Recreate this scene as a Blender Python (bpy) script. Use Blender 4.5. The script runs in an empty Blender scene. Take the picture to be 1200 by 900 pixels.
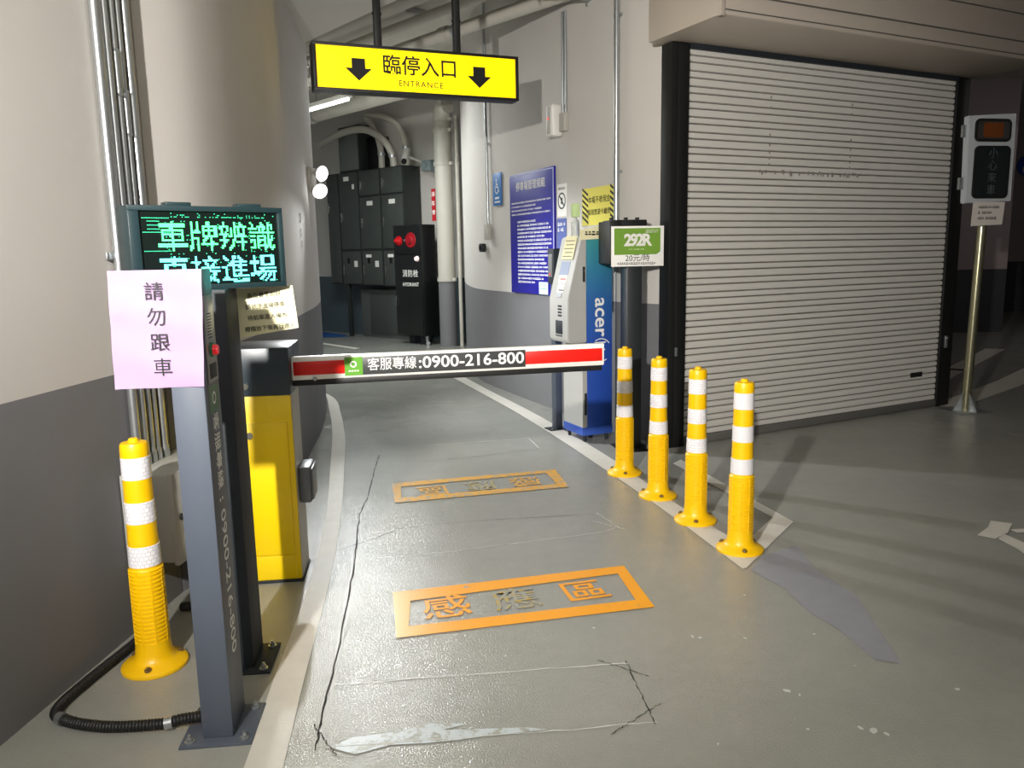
import bpy, bmesh, math, random
from mathutils import Vector, Matrix
random.seed(7)
R = math.radians
scene = bpy.context.scene
col = scene.collection

# ------------------------------------------------------------------ camera
cd = bpy.data.cameras.new('camera'); cam = bpy.data.objects.new('camera', cd); col.objects.link(cam)
cd.sensor_width = 36.0; cd.lens = 930 / 1200 * 36; cd.clip_start = 0.05; cd.clip_end = 100
rx = Vector((0.99980798, -0.00318054, -0.01933641)); up = Vector((0.01959624, 0.16227245, 0.98655139)); fw = Vector((0, 0.98674087, -0.16230362))
cam.matrix_world = Matrix(((rx.x, up.x, -fw.x, 0), (rx.y, up.y, -fw.y, 0), (rx.z, up.z, -fw.z, 1.35), (0, 0, 0, 1)))
scene.camera = cam

# ------------------------------------------------------------------ world, exposure, lights
w = bpy.data.worlds.new('garage_air'); scene.world = w; w.use_nodes = True
w.node_tree.nodes['Background'].inputs[0].default_value = (0.95, 1.0, 1.0, 1)
w.node_tree.nodes['Background'].inputs[1].default_value = 0.10
vs = scene.view_settings
scene.display_settings.display_device = 'sRGB'
vs.view_transform = 'Standard'; vs.look = 'None'; vs.exposure = 0.0; vs.gamma = 1.0; vs.use_curve_mapping = False
scene.cycles.use_denoising = True
scene.cycles.max_bounces = 8
scene.cycles.sample_clamp_indirect = 6

def light(name, kind, loc, energy, color=(1, 1, 1), size=0.1, target=None, size_y=None, spot=None, blend=0.4):
    l = bpy.data.lights.new(name, kind); o = bpy.data.objects.new(name, l); col.objects.link(o)
    o.location = loc; l.energy = energy; l.color = color
    if kind == 'AREA':
        l.size = size
        if size_y: l.shape = 'RECTANGLE'; l.size_y = size_y
    else:
        l.shadow_soft_size = size
    if kind == 'SPOT': l.spot_size = R(spot); l.spot_blend = blend
    if target is not None:
        o.rotation_euler = (Vector(target) - Vector(loc)).to_track_quat('-Z', 'Y').to_euler()
    return o
light('driveway_lamp', 'POINT', (-0.95, -0.4, 2.15), 145, (1.0, 0.96, 0.90), 0.045)
light('driveway_lamp_beam', 'SPOT', (-0.95, -0.4, 2.15), 980, (1.0, 0.96, 0.90), 0.045, (0.40, 6.0, 1.10), spot=74, blend=1.0)
light('lane_floodlight_upper', 'SPOT', (-1.385, 6.20, 1.966), 270, (0.97, 1.0, 1.0), 0.05, (0.4, 6.6, 0.3), spot=85, blend=1.0)
light('lane_floodlight_lower', 'SPOT', (-1.41, 6.16, 1.829), 190, (0.97, 1.0, 1.0), 0.03, (0.75, 3.3, 0.0), spot=84, blend=0.8)
light('lane_tube_light', 'AREA', (-1.70, 8.70, 3.17), 30, (0.96, 1.0, 0.98), 1.2, (-1.70, 8.7, 0), 0.08)
light('lane_tube_light_far', 'AREA', (-2.25, 10.2, 3.15), 85, (0.94, 1.0, 0.98), 1.2, (-2.25, 10.2, 0), 0.08)
light('far_garage_fill', 'AREA', (8.5, 9.0, 3.6), 12, (1.0, 0.95, 0.92), 1.2, (7.5, 10.0, 0), 0.1)  # added fill to brighten the far pillar and floor, no fixture modelled
light('fill_behind_camera', 'POINT', (0.2, -1.6, 2.55), 42, (1.0, 0.97, 0.92), 0.4)  # added soft fill behind the camera, lifts the soffit and left wall

# ------------------------------------------------------------------ helpers
def lin(c):
    if isinstance(c, str):
        c = [int(c[i:i + 2], 16) / 255 for i in (0, 2, 4)]
    return tuple((x / 12.92 if x <= 0.04045 else ((x + 0.055) / 1.055) ** 2.4) for x in c) + (1.0,)
MATS = {}
def mat(name, c, rough=0.5, metal=0.0, var=0.0, scale=8.0, bump=0.0, bscale=60.0, emit=0.0, spec=0.5, trans=0.0, stretch=None, alpha=None):
    if name in MATS: return MATS[name]
    m = bpy.data.materials.new(name); m.use_nodes = True; nt = m.node_tree; b = nt.nodes['Principled BSDF']
    cc = lin(c)
    b.inputs['Base Color'].default_value = cc; b.inputs['Roughness'].default_value = rough; b.inputs['Metallic'].default_value = metal
    b.inputs['Specular IOR Level'].default_value = spec
    if trans: b.inputs['Transmission Weight'].default_value = trans; b.inputs['IOR'].default_value = 1.3
    if emit:
        b.inputs['Emission Color'].default_value = cc; b.inputs['Emission Strength'].default_value = emit
    tc = nt.nodes.new('ShaderNodeTexCoord'); mp = nt.nodes.new('ShaderNodeMapping'); nt.links.new(tc.outputs['Object'], mp.inputs[0])
    if stretch: mp.inputs['Scale'].default_value = stretch
    if var:
        n = nt.nodes.new('ShaderNodeTexNoise'); n.inputs['Scale'].default_value = scale; n.inputs['Detail'].default_value = 6
        nt.links.new(mp.outputs[0], n.inputs['Vector'])
        mx = nt.nodes.new('ShaderNodeMix'); mx.data_type = 'RGBA'
        mx.inputs[6].default_value = tuple(x * (1 - var) for x in cc[:3]) + (1,); mx.inputs[7].default_value = tuple(min(1, x * (1 + var)) for x in cc[:3]) + (1,)
        nt.links.new(n.outputs['Fac'], mx.inputs[0]); nt.links.new(mx.outputs[2], b.inputs['Base Color'])
        if emit: nt.links.new(mx.outputs[2], b.inputs['Emission Color'])
    if bump:
        n2 = nt.nodes.new('ShaderNodeTexNoise'); n2.inputs['Scale'].default_value = bscale; n2.inputs['Detail'].default_value = 3
        nt.links.new(mp.outputs[0], n2.inputs['Vector'])
        bp = nt.nodes.new('ShaderNodeBump'); bp.inputs['Strength'].default_value = bump; bp.inputs['Distance'].default_value = 0.01
        nt.links.new(n2.outputs['Fac'], bp.inputs['Height']); nt.links.new(bp.outputs[0], b.inputs['Normal'])
    MATS[name] = m
    return m

def box(bm, x0, x1, y0, y1, z0, z1, m=0, bev=0.0, seg=2):
    vs_ = [bm.verts.new((x, y, z)) for z in (z0, z1) for y in (y0, y1) for x in (x0, x1)]
    fs = [bm.faces.new([vs_[i] for i in q]) for q in ((0, 2, 3, 1), (4, 5, 7, 6), (0, 1, 5, 4), (1, 3, 7, 5), (3, 2, 6, 7), (2, 0, 4, 6))]
    for f in fs: f.material_index = m
    if bev:
        es = list({e for f in fs for e in f.edges})
        r = bmesh.ops.bevel(bm, geom=es, offset=bev, segments=seg, affect='EDGES', profile=0.5, material=-1)
        for f in r['faces']: f.material_index = m; f.smooth = True
    return fs
def frame_of(d):
    d = d.normalized(); a = Vector((0, 0, 1)) if abs(d.z) < 0.9 else Vector((1, 0, 0))
    u = d.cross(a).normalized(); return u, d.cross(u).normalized()
def cyl(bm, p0, p1, r0, r1=None, seg=20, m=0, caps=True):
    p0, p1 = Vector(p0), Vector(p1); r1 = r0 if r1 is None else r1
    u, v = frame_of(p1 - p0)
    A = [bm.verts.new(p0 + (u * math.cos(2 * math.pi * i / seg) + v * math.sin(2 * math.pi * i / seg)) * r0) for i in range(seg)]
    B = [bm.verts.new(p1 + (u * math.cos(2 * math.pi * i / seg) + v * math.sin(2 * math.pi * i / seg)) * r1) for i in range(seg)]
    for i in range(seg):
        f = bm.faces.new((A[i], A[(i + 1) % seg], B[(i + 1) % seg], B[i])); f.smooth = True; f.material_index = m
    if caps:
        for f in (bm.faces.new(A[::-1]), bm.faces.new(B)): f.material_index = m
def smooth_path(pts, n=8):
    pts = [Vector(p) for p in pts]; out = []
    for i in range(len(pts) - 1):
        a, b, c, d = pts[max(i - 1, 0)], pts[i], pts[i + 1], pts[min(i + 2, len(pts) - 1)]
        for k in range(n):
            t = k / n
            out.append(0.5 * ((2 * b) + (c - a) * t + (2 * a - 5 * b + 4 * c - d) * t * t + (3 * b - a - 3 * c + d) * t ** 3))
    out.append(pts[-1]); return out
def tube(bm, pts, r, seg=12, m=0, radf=None):
    pts = [Vector(p) for p in pts]; rings = []; prev = None
    for i, p in enumerate(pts):
        d = (pts[min(i + 1, len(pts) - 1)] - pts[max(i - 1, 0)]).normalized()
        if prev is None: u, v = frame_of(d)
        else:
            u = (prev - d * prev.dot(d)).normalized(); v = d.cross(u)
        prev = u; rr = radf(i) if radf else r
        rings.append([bm.verts.new(p + (u * math.cos(2 * math.pi * k / seg) + v * math.sin(2 * math.pi * k / seg)) * rr) for k in range(seg)])
    for a, b in zip(rings, rings[1:]):
        for k in range(seg):
            f = bm.faces.new((a[k], a[(k + 1) % seg], b[(k + 1) % seg], b[k])); f.smooth = True; f.material_index = m
    for f in (bm.faces.new(rings[0][::-1]), bm.faces.new(rings[-1])): f.material_index = m
def lathe(bm, prof, seg=32, m=0, c=(0, 0), cap=True):
    rings = []
    for r, z in prof:
        rings.append([bm.verts.new((c[0] + r * math.cos(2 * math.pi * k / seg), c[1] + r * math.sin(2 * math.pi * k / seg), z)) for k in range(seg)])
    for a, b in zip(rings, rings[1:]):
        for k in range(seg):
            f = bm.faces.new((a[k], a[(k + 1) % seg], b[(k + 1) % seg], b[k])); f.smooth = True; f.material_index = m
    if cap:
        for f in (bm.faces.new(rings[0][::-1]), bm.faces.new(rings[-1])): f.material_index = m
def prism(bm, poly, levels, mats=None, smooth=False, m=0):
    rings = [[bm.verts.new((p[0], p[1], z)) for p in poly] for z in levels]
    n = len(poly)
    for li, (a, b) in enumerate(zip(rings, rings[1:])):
        for k in range(n):
            f = bm.faces.new((a[k], a[(k + 1) % n], b[(k + 1) % n], b[k])); f.smooth = smooth; f.material_index = mats[li] if mats else m
    f = bm.faces.new(rings[0][::-1]); f.material_index = mats[0] if mats else m
    f = bm.faces.new(rings[-1]); f.material_index = mats[-1] if mats else m
def side_prism(bm, prof, x0, x1, m=0):
    "profile in (y,z) extruded along x"
    A = [bm.verts.new((x0, y, z)) for y, z in prof]; B = [bm.verts.new((x1, y, z)) for y, z in prof]; n = len(prof)
    for k in range(n):
        f = bm.faces.new((A[k], A[(k + 1) % n], B[(k + 1) % n], B[k])); f.material_index = m
    for f in (bm.faces.new(A[::-1]), bm.faces.new(B)): f.material_index = m
def face_prism(bm, poly, y0, y1, m=0):
    "polygon in (x,z), extruded in y (y0 is the viewer's side)"
    A = [bm.verts.new((x, y0, z)) for x, z in poly]; B = [bm.verts.new((x, y1, z)) for x, z in poly]; n = len(poly)
    for k in range(n):
        f = bm.faces.new((A[k], B[k], B[(k + 1) % n], A[(k + 1) % n])); f.material_index = m
    for f in (bm.faces.new(A), bm.faces.new(B[::-1])): f.material_index = m
def rrect(x0, x1, z0, z1, r, n=5):
    out = []
    for cx, cz, a0 in ((x1 - r, z1 - r, 0), (x0 + r, z1 - r, 90), (x0 + r, z0 + r, 180), (x1 - r, z0 + r, 270)):
        for k in range(n + 1):
            a = R(a0 + 90 * k / n); out.append((cx + r * math.cos(a), cz + r * math.sin(a)))
    return out
def flat(bm, poly, z=0.0, m=0):
    f = bm.faces.new([bm.verts.new((p[0], p[1], z)) for p in poly]); f.material_index = m
    if f.normal.z < 0: f.normal_flip()
    f.normal_update()
    if f.normal.z < 0: f.normal_flip()

def obj(name, bm, mats, parent=None, loc=(0, 0, 0), rot=(0, 0, 0), label=None, sharp=35, fix=True):
    if fix: bmesh.ops.recalc_face_normals(bm, faces=bm.faces[:])
    me = bpy.data.meshes.new(name); bm.to_mesh(me); bm.free()
    for m in (mats if isinstance(mats, (list, tuple)) else [mats]): me.materials.append(m)
    try: me.set_sharp_from_angle(angle=R(sharp))
    except Exception: pass
    o = bpy.data.objects.new(name, me); col.objects.link(o)
    o.location = loc; o.rotation_euler = rot
    if parent: o.parent = parent
    if label: o['label'] = label
    return o
def tag(o, label, cat, group=None, kind=None):
    if label: o['label'] = label
    if cat: o['category'] = cat
    if group: o['group'] = group
    if kind: o['kind'] = kind
    return o
def thing(name, label, cat, loc=(0, 0, 0), az=0.0, group=None):
    o = bpy.data.objects.new(name, None); col.objects.link(o); o.empty_display_size = 0.1
    o.location = loc; o.rotation_euler = (0, 0, R(az))
    return tag(o, label, cat, group)
def struct(name, bm, mats, parent=None, label=None, **k):
    o = obj(name, bm, mats, parent, **k)
    if not parent: o['kind'] = 'structure'
    if label: o['label'] = label
    return o
def nb(): return bmesh.new()
def text_mesh(s, size, align='CENTER', bold=0.0, ext=0.0004, shear=0.0, space=1.0, line=1.0):
    c = bpy.data.curves.new('t', 'FONT'); c.body = s; c.size = size; c.align_x = align; c.align_y = 'CENTER'
    c.offset = bold; c.extrude = ext; c.shear = shear; c.space_character = space; c.space_line = line; c.resolution_u = 3
    o = bpy.data.objects.new('t', c); col.objects.link(o)
    dg = bpy.context.evaluated_depsgraph_get(); dg.update()
    me = bpy.data.meshes.new_from_object(o.evaluated_get(dg))
    bpy.data.objects.remove(o); bpy.data.curves.remove(c)
    return me
def text(name, s, size, m, parent, loc, rot=(R(90), 0, 0), align='CENTER', bold=0.0, sx=1.0, label=None, fit=None, **k):
    me = text_mesh(s, size, align, bold, **k)
    if fit:
        xs = [v.co.x for v in me.vertices]; sx = fit / (max(xs) - min(xs)); c_ = (max(xs) + min(xs)) / 2
        for v in me.vertices: v.co.x -= c_
    me.name = name; me.materials.clear(); me.materials.append(m)
    o = bpy.data.objects.new(name, me); col.objects.link(o); o.parent = parent; o.location = loc; o.rotation_euler = rot; o.scale = (sx, 1, 1)
    if label: o['label'] = label
    return o
def strokes(name, x0, x1, ztop, dz, n, h, m, parent, y, seed=1, indent=None):
    "rows of illegible small print as short dashes"
    rnd = random.Random(seed); bm = nb()
    for i in range(n):
        x = x0 if not indent else x0 + indent(i); z = ztop - i * dz; xe = x1 - rnd.random() ** 2 * (x1 - x0) * 0.5
        while x < xe:
            L = h * (0.75 + rnd.random() * 0.3); hh = h * (0.6 + rnd.random() * 0.4)
            face_prism(bm, [(x, z - hh / 2), (x + L * 0.85, z - hh / 2), (x + L * 0.85, z - hh * 0.1), (x, z - hh * 0.1)], y, y + 0.0006)
            face_prism(bm, [(x + L * .1, z + hh * .1), (x + L * 0.75, z + hh * .1), (x + L * 0.75, z + hh * 0.45), (x + L * .1, z + hh * 0.45)], y, y + 0.0006)
            x += L * (1.0 if rnd.random() > 0.1 else 1.7)
    return obj(name, bm, m, parent)

# ------------------------------------------------------------------ materials
WALL = mat('wall_paint', 'c9c5c0', 0.8, var=0.035, scale=3.0, bump=0.06, bscale=25)
BAND = mat('wall_band_paint', '747477', 0.7, var=0.08, scale=4.0, bump=0.06, bscale=25)
FARWALL = mat('far_wall_paint', '9c8f90', 0.6, var=0.05, scale=2.0)
FARBAND = mat('far_band_paint', '3c3c40', 0.6, var=0.05, scale=2.0)
CEIL = mat('ceiling_paint', 'd9d5cd', 0.8, var=0.05, scale=2.0)
CHAR = mat('charcoal_paint', '4c535f', 0.42, var=0.05, scale=5, bump=0.03, bscale=300)
CHARD = mat('dark_charcoal_paint', '1f252b', 0.65)
BLACK = mat('black_metal', '0f1011', 0.55)
BLACKR = mat('black_rubber', '141414', 0.55)
YEL = mat('safety_yellow', 'f4c000', 0.38, var=0.05, scale=14)
YELC = mat('cabinet_yellow', 'f3cf00', 0.33, var=0.02, scale=4)
WHITE = mat('white_paint', 'e8e6e0', 0.45)
PAPERW = mat('white_paper', 'f1f0ec', 0.7, var=0.02)
INK = mat('black_ink', '0c0c0e', 0.6)
STEEL = mat('galvanised_steel', 'b4b8ba', 0.34, metal=0.85, var=0.12, scale=30)
CHROME = mat('bright_steel', 'd0d0cc', 0.18, metal=1.0)
RED = mat('red_reflective', 'd81c12', 0.35)
GREEN = mat('logo_green', '5f9e2e', 0.4)
LINE = mat('floor_line_white', 'cfcbc2', 0.5, var=0.12, scale=12, bump=0.08, bscale=90)
PIPE = mat('painted_pipe', 'c2beb4', 0.45, var=0.06, scale=6)

def floor_material():
    m = bpy.data.materials.new('grey_epoxy_floor'); m.use_nodes = True; nt = m.node_tree; b = nt.nodes['Principled BSDF']; L = nt.links
    tc = nt.nodes.new('ShaderNodeTexCoord')
    def noise(scale, detail=5, rough=0.55):
        n = nt.nodes.new('ShaderNodeTexNoise'); n.inputs['Scale'].default_value = scale; n.inputs['Detail'].default_value = detail; n.inputs['Roughness'].default_value = rough
        L.new(tc.outputs['Object'], n.inputs['Vector']); return n
    def ramp(src, a, b_, ca, cb):
        r = nt.nodes.new('ShaderNodeValToRGB'); r.color_ramp.elements[0].position = a; r.color_ramp.elements[1].position = b_
        r.color_ramp.elements[0].color = ca; r.color_ramp.elements[1].color = cb; L.new(src, r.inputs[0]); return r
    base = ramp(noise(1.3).outputs['Fac'], 0.3, 0.7, lin('92938d'), lin('9b9b94'))
    fine = ramp(noise(9, 8, 0.7).outputs['Fac'], 0.35, 0.7, (0.95, 0.95, 0.95, 1), (1.03, 1.03, 1.03, 1))
    mul = nt.nodes.new('ShaderNodeMix'); mul.data_type = 'RGBA'; mul.blend_type = 'MULTIPLY'; mul.inputs[0].default_value = 1
    L.new(base.outputs[0], mul.inputs[6]); L.new(fine.outputs[0], mul.inputs[7])
    L.new(mul.outputs[2], b.inputs['Base Color'])
    rr = ramp(noise(3.0, 6, 0.6).outputs['Fac'], 0.3, 0.7, (0.15, 0.15, 0.15, 1), (0.22, 0.22, 0.22, 1)); L.new(rr.outputs[0], b.inputs['Roughness'])
    g = noise(210, 1, 0.5); bp = nt.nodes.new('ShaderNodeBump'); bp.inputs['Strength'].default_value = 0.45; bp.inputs['Distance'].default_value = 0.004
    L.new(g.outputs['Fac'], bp.inputs['Height']); L.new(bp.outputs[0], b.inputs['Normal'])
    b.inputs['Specular IOR Level'].default_value = 0.5
    return m
FLOOR = floor_material()
def worn(name, c, thr, scale=18):
    "paint worn through in patches"
    m = bpy.data.materials.new(name); m.use_nodes = True; nt = m.node_tree; b = nt.nodes['Principled BSDF']; L = nt.links
    b.inputs['Roughness'].default_value = 0.33
    tc = nt.nodes.new('ShaderNodeTexCoord'); n = nt.nodes.new('ShaderNodeTexNoise'); n.inputs['Scale'].default_value = scale; n.inputs['Detail'].default_value = 8; n.inputs['Roughness'].default_value = 0.7
    L.new(tc.outputs['Object'], n.inputs['Vector'])
    r = nt.nodes.new('ShaderNodeValToRGB'); r.color_ramp.elements[0].position = thr - 0.03; r.color_ramp.elements[1].position = thr + 0.05
    r.color_ramp.elements[0].color = lin('97988f'); r.color_ramp.elements[1].color = lin(c)
    L.new(n.outputs['Fac'], r.inputs[0]); L.new(r.outputs[0], b.inputs['Base Color'])
    return m
ORANGE = worn('orange_floor_paint', 'f0a21c', 0.33)
ORANGEW = worn('faded_orange_floor_paint', 'd9a02c', 0.44, 30)
ORANGEC = worn('orange_character_paint', 'efa01c', 0.22, 25)
ORANGEF = worn('nearly_gone_orange_floor_paint', 'b3973a', 0.52, 30)

# ------------------------------------------------------------------ setting: floor, walls, ceiling
bm = nb(); box(bm, -7, 15, -4, 22, -0.2, 0); floor = struct('floor', bm, FLOOR)
floor['label'] = 'grey epoxy floor of the car park entrance lane'
# left wall running into the long rounded wall along the lane
curve = smooth_path([(-1.37, 3.1, 0), (-1.29, 3.36, 0), (-1.268, 3.64, 0), (-1.28, 3.98, 0), (-1.315, 4.5, 0), (-1.365, 4.98, 0), (-1.43, 5.5, 0), (-1.52, 6.2, 0), (-1.69, 7.1, 0), (-1.90, 7.85, 0), (-2.3, 8.7, 0), (-3.0, 9.5, 0), (-4.2, 10.2, 0)], 6)
bm = nb(); prism(bm, [(-2.02, -3.6), (-1.47, 2.06), (-1.372, 3.095), (-1.9, 3.2), (-3.4, 3.2), (-3.4, -3.6)][::-1], (0, 0.955, 3.75), (1, 0)); struct('wall_left', bm, [WALL, BAND], label='light grey wall with a dark grey lower band at the left edge')
bm = nb(); prism(bm, [(p.x, p.y) for p in curve] + [(-6, 10.4), (-6, 3.25), (-1.9, 3.25)], (0, 0.97, 3.75), (1, 0), smooth=True); struct('wall_lane', bm, [WALL, BAND], label='rounded light grey wall curving along the left side of the lane', sharp=50)
bm = nb()
wr = smooth_path([(-0.67, 12.16, 0), (-0.62, 11.0, 0), (-0.5, 9.6, 0), (-0.33, 8.5, 0), (0.0, 7.64, 0), (0.334, 6.869, 0)], 5)
prism(bm, ([(p.x, p.y) for p in wr] + [(0.826, 5.763), (0.872, 5.665), (1.03, 5.50), (1.35, 5.68), (1.7, 5.95), (2.2, 9), (1, 13.5)]), (0, 0.985, 3.75), (1, 0), smooth=True)
struct('wall_right', bm, [WALL, BAND], label='light grey wall with a dark grey lower band on the right side of the lane', sharp=25)
bm = nb(); bd = Vector((.743, -.669)); bnn = Vector((.669, .743)); p0 = Vector((-.9, 11.9)) + bnn * .36
q = [p0 + bd * 1.0, p0 - bd * 9, p0 - bd * 9 + bnn * .3, p0 + bd * 1.0 + bnn * .3]
prism(bm, [(v.x, v.y) for v in q], (0, 1.0, 3.75), (1, 0)); struct('wall_back', bm, [WALL, mat('back_band_paint', '4e5a60', 0.5, var=.05)], label='grey wall at the end of the lane behind the black cabinets')
bm = nb(); prism(bm, [(2.4, 16), (14.6, 16), (14.6, 16.3), (2.4, 16.3)], (0, 1.0, 3.75), (1, 0)); struct('wall_far', bm, [FARWALL, FARBAND])
bm = nb(); prism(bm, [(12, -3.6), (12.3, -3.6), (12.3, 16), (12, 16)], (0, 1.0, 3.75), (1, 0)); struct('wall_garage', bm, [FARWALL, FARBAND])
bm = nb(); prism(bm, [(5.3, 12.3), (7.64, 12.3), (7.64, 13.1), (5.3, 13.1)], (0, 0.97, 3.75), (1, 0)); struct('pillar', bm, [FARWALL, FARBAND], label='dim purplish grey pillar beyond the roller shutter')
bm = nb(); box(bm, -7, 15, -4, 22, 3.75, 3.95); struct('ceiling', bm, CEIL)
bm = nb(); prism(bm, [(-3.6, 8.9), (-1.6, 6.58), (-0.7, 5.53), (1.45, 3.02), (4.1, -0.1), (7.0, -3.5), (-3.6, -3.5)][::-1], (3.0, 3.75)); struct('trim_1', bm, CEIL, label='low light ceiling slab above the entrance')

stn = mat('stencil_black', '3a3436', .8); stn2 = mat('stencil_faded', '93848a', .8)
lane_wall = bpy.data.objects['wall_lane']
for ch, zz, m_ in (('日', 1.625, stn), ('D', 1.525, stn2), ('C', 1.445, stn2)):
    text('stencil_mark', ch, .085, m_, lane_wall, (-1.4385, 5.60, zz), (R(90), R(90), R(99)))

# floor paint, children of the floor
def strip(name, left, right, m, z, label=None):
    bm = nb(); n = len(left)
    A = [bm.verts.new((*p, z)) for p in left]; B = [bm.verts.new((*p, z)) for p in right]
    for i in range(n - 1): bm.faces.new((A[i], B[i], B[i + 1], A[i + 1]))
    o = obj(name, bm, m, floor, label=label, fix=False)
    for p in o.data.polygons:
        if p.normal.z < 0: o.data.flip_normals(); break
    return o
def path2(p, n=6): return [(v.x, v.y) for v in smooth_path([(a, b, 0) for a, b in p], n)]
strip('lane_line', path2([(-.70, 1.4), (-.74, 1.94), (-.79, 2.37), (-.85, 3.02), (-.91, 3.48), (-1.01, 4.1), (-1.19, 5.0), (-1.42, 6.1), (-1.66, 7.05), (-1.88, 7.81), (-2.35, 8.75)]),
      path2([(-.58, 1.4), (-.635, 1.94), (-.69, 2.37), (-.77, 3.05), (-.83, 3.5), (-.93, 4.1), (-1.08, 4.9), (-1.28, 5.9), (-1.5, 6.8), (-1.74, 7.6), (-2.25, 8.5)]), LINE, 0.003, 'white painted line along the left edge of the lane')
strip('lane_line', path2([(-1.7, 10.9), (-1.1, 9.8), (-.72, 8.89), (-.36, 7.85), (0, 6.79), (.3, 5.8), (.54, 4.94), (.79, 3.99), (.97, 3.21)]),
      path2([(-1.55, 10.9), (-.96, 9.8), (-.58, 8.87), (-.22, 7.8), (.14, 6.77), (.42, 5.87), (.66, 5.03), (.87, 4.12), (1.09, 3.36)]), LINE, 0.003, 'white painted line along the right edge of the lane')
bm = nb(); flat(bm, [(.98, 3.21), (1.39, 3.79), (1.31, 3.86), (1.0, 3.42)][::1], .0036); flat(bm, [(1.39, 3.79), (1.31, 3.86), (1.02, 4.93), (1.09, 5.02)], .0036)
obj('lane_line', bm, LINE, floor, label='white painted wedge around the last yellow delineator', fix=False)
def painted_box(o, i, m, label):
    bm = nb(); A = [bm.verts.new((*p, .004)) for p in o]; B = [bm.verts.new((*p, .004)) for p in i]
    for k in range(4): bm.faces.new((A[k], A[(k + 1) % 4], B[(k + 1) % 4], B[k]))
    return obj('painted_box', bm, m, floor, label=label)
painted_box([(-.5, 3.04), (.47, 3.27), (.53, 2.86), (-.43, 2.65)], [(-.418, 2.957), (.432, 3.186), (.467, 2.925), (-.398, 2.739)], ORANGE, 'orange outlined box painted across the lane nearer the camera')
painted_box([(-.73, 4.6), (.26, 4.84), (.32, 4.46), (-.66, 4.22)], [(-.667, 4.529), (.201, 4.762), (.255, 4.519), (-.638, 4.312)], ORANGEW, 'worn orange outlined box painted across the lane by the barrier')
for ch, x, y, m in (('感', -.268, 2.885, ORANGEC), ('應', 0.0, 2.945, ORANGEF), ('區', .278, 3.01, ORANGEC)):
    text('painted_character', ch, .2, m, floor, (x, y, .004), (0, 0, R(14)), bold=.0015, ext=.0004)
for ch, x, y, m in (('區', -.475, 4.455, ORANGEW), ('應', -.2, 4.53, ORANGEF), ('感', .066, 4.60, ORANGEW)):
    text('painted_character', ch, .2, m, floor, (x, y, .004), (0, 0, R(194)), bold=.0015, ext=.0004)
bm = nb()
flat(bm, [(2.168, 3.553), (2.28, 3.655), (2.348, 3.746), (2.425, 3.70), (2.33, 3.58), (2.22, 3.50)], .004)
flat(bm, [(2.235, 3.50), (2.30, 3.565), (2.33, 3.4), (2.30, 3.17), (2.215, 3.18), (2.245, 3.36)], .004)
flat(bm, [(2.365, 3.62), (2.8, 3.66), (2.77, 3.60), (2.37, 3.575)], .004)
obj('painted_character', bm, LINE, floor, label='white strokes of a painted character at the right edge', fix=False)
bm = nb(); flat(bm, [(1.10, 3.36), (1.297, 3.467), (1.27, 3.2), (1.33, 2.93), (1.29, 2.65), (1.253, 2.41), (1.18, 2.44), (1.15, 2.66), (1.10, 2.78), (1.08, 3.008), (1.0, 3.2)], .0022)
obj('floor_patch', bm, mat('patch_grey', '8d8f96', .5, var=.12, scale=14), floor, label='bluish grey patch in the floor right of the last delineator', fix=False)
def crack(pts, w_, m, name='crack', jitter=.0035, z=.0028, n=10):
    rnd = random.Random(len(pts) * 13 + int(abs(pts[0][0]) * 1000)); P = smooth_path([(a, b, 0) for a, b in pts], n) if len(pts) > 2 else [Vector((*pts[0], 0)).lerp(Vector((*pts[1], 0)), k / 24) for k in range(25)]
    A, B = [], []
    for i, p in enumerate(P):
        d = (P[min(i + 1, len(P) - 1)] - P[max(i - 1, 0)]).normalized(); nn = Vector((-d.y, d.x, 0)); q = p + nn * (rnd.random() - .5) * jitter * 2; ww = w_ * (.3 + rnd.random() * .9)
        A.append(((q + nn * ww)[0], (q + nn * ww)[1])); B.append(((q - nn * ww)[0], (q - nn * ww)[1]))
    return strip(name, A, B, m, z)
CRK = mat('crack_dark', '2c2b29', .9); SCR = mat('scratch_pale', 'c4c5c2', .8, var=.2, scale=40); SCUFF = None
crack([(-.92, 5.3), (-.90, 5.045), (-.834, 4.389), (-.815, 4.014), (-.72, 3.367), (-.634, 2.682), (-.589, 2.217), (-.564, 2.007)], .0035, CRK)
crack([(-.86, 3.50), (-.73, 3.62), (-.60, 3.77)], .003, CRK)
crack([(-.62, 3.42), (-.405, 3.452), (.0, 3.57), (.4, 3.687), (.50, 3.765)], .0022, SCR, 'scratch')
crack([(.52, 3.74), (.432, 3.98)], .003, SCR, 'scratch'); crack([(.40, 3.86), (.54, 3.73)], .0025, SCR, 'scratch'); crack([(-.6, 3.80), (-.189, 3.90), (.42, 3.97)], .0018, CRK)
crack([(-.63, 5.1), (-.24, 5.215), (.182, 5.395)], .002, CRK); crack([(.182, 5.395), (.118, 5.711)], .003, SCR, 'scratch'); crack([(-.62, 5.55), (.118, 5.711)], .0018, SCR, 'scratch')
crack([(-.586, 2.347), (.10, 2.42), (.367, 2.444)], .003, SCR, 'scratch'); crack([(.36, 2.46), (.395, 2.10)], .002, CRK); crack([(.26, 2.055), (.43, 2.205)], .0018, CRK)
crack([(.27, 2.47), (.42, 2.36)], .0022, CRK); crack([(-.54, 2.02), (.1, 2.075), (.40, 2.112)], .0026, SCR, 'scratch'); crack([(-.50, 1.98), (-.60, 2.13)], .0022, CRK)
bm = nb(); flat(bm, [(-.53, 2.02), (-.47, 2.065), (-.35, 2.085), (-.26, 2.125), (-.15, 2.12), (-.22, 2.09), (.02, 2.095), (.09, 2.083), (-.08, 2.06), (-.18, 2.04), (-.26, 2.03), (-.36, 2.025), (-.45, 1.985)], .0025)
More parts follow.
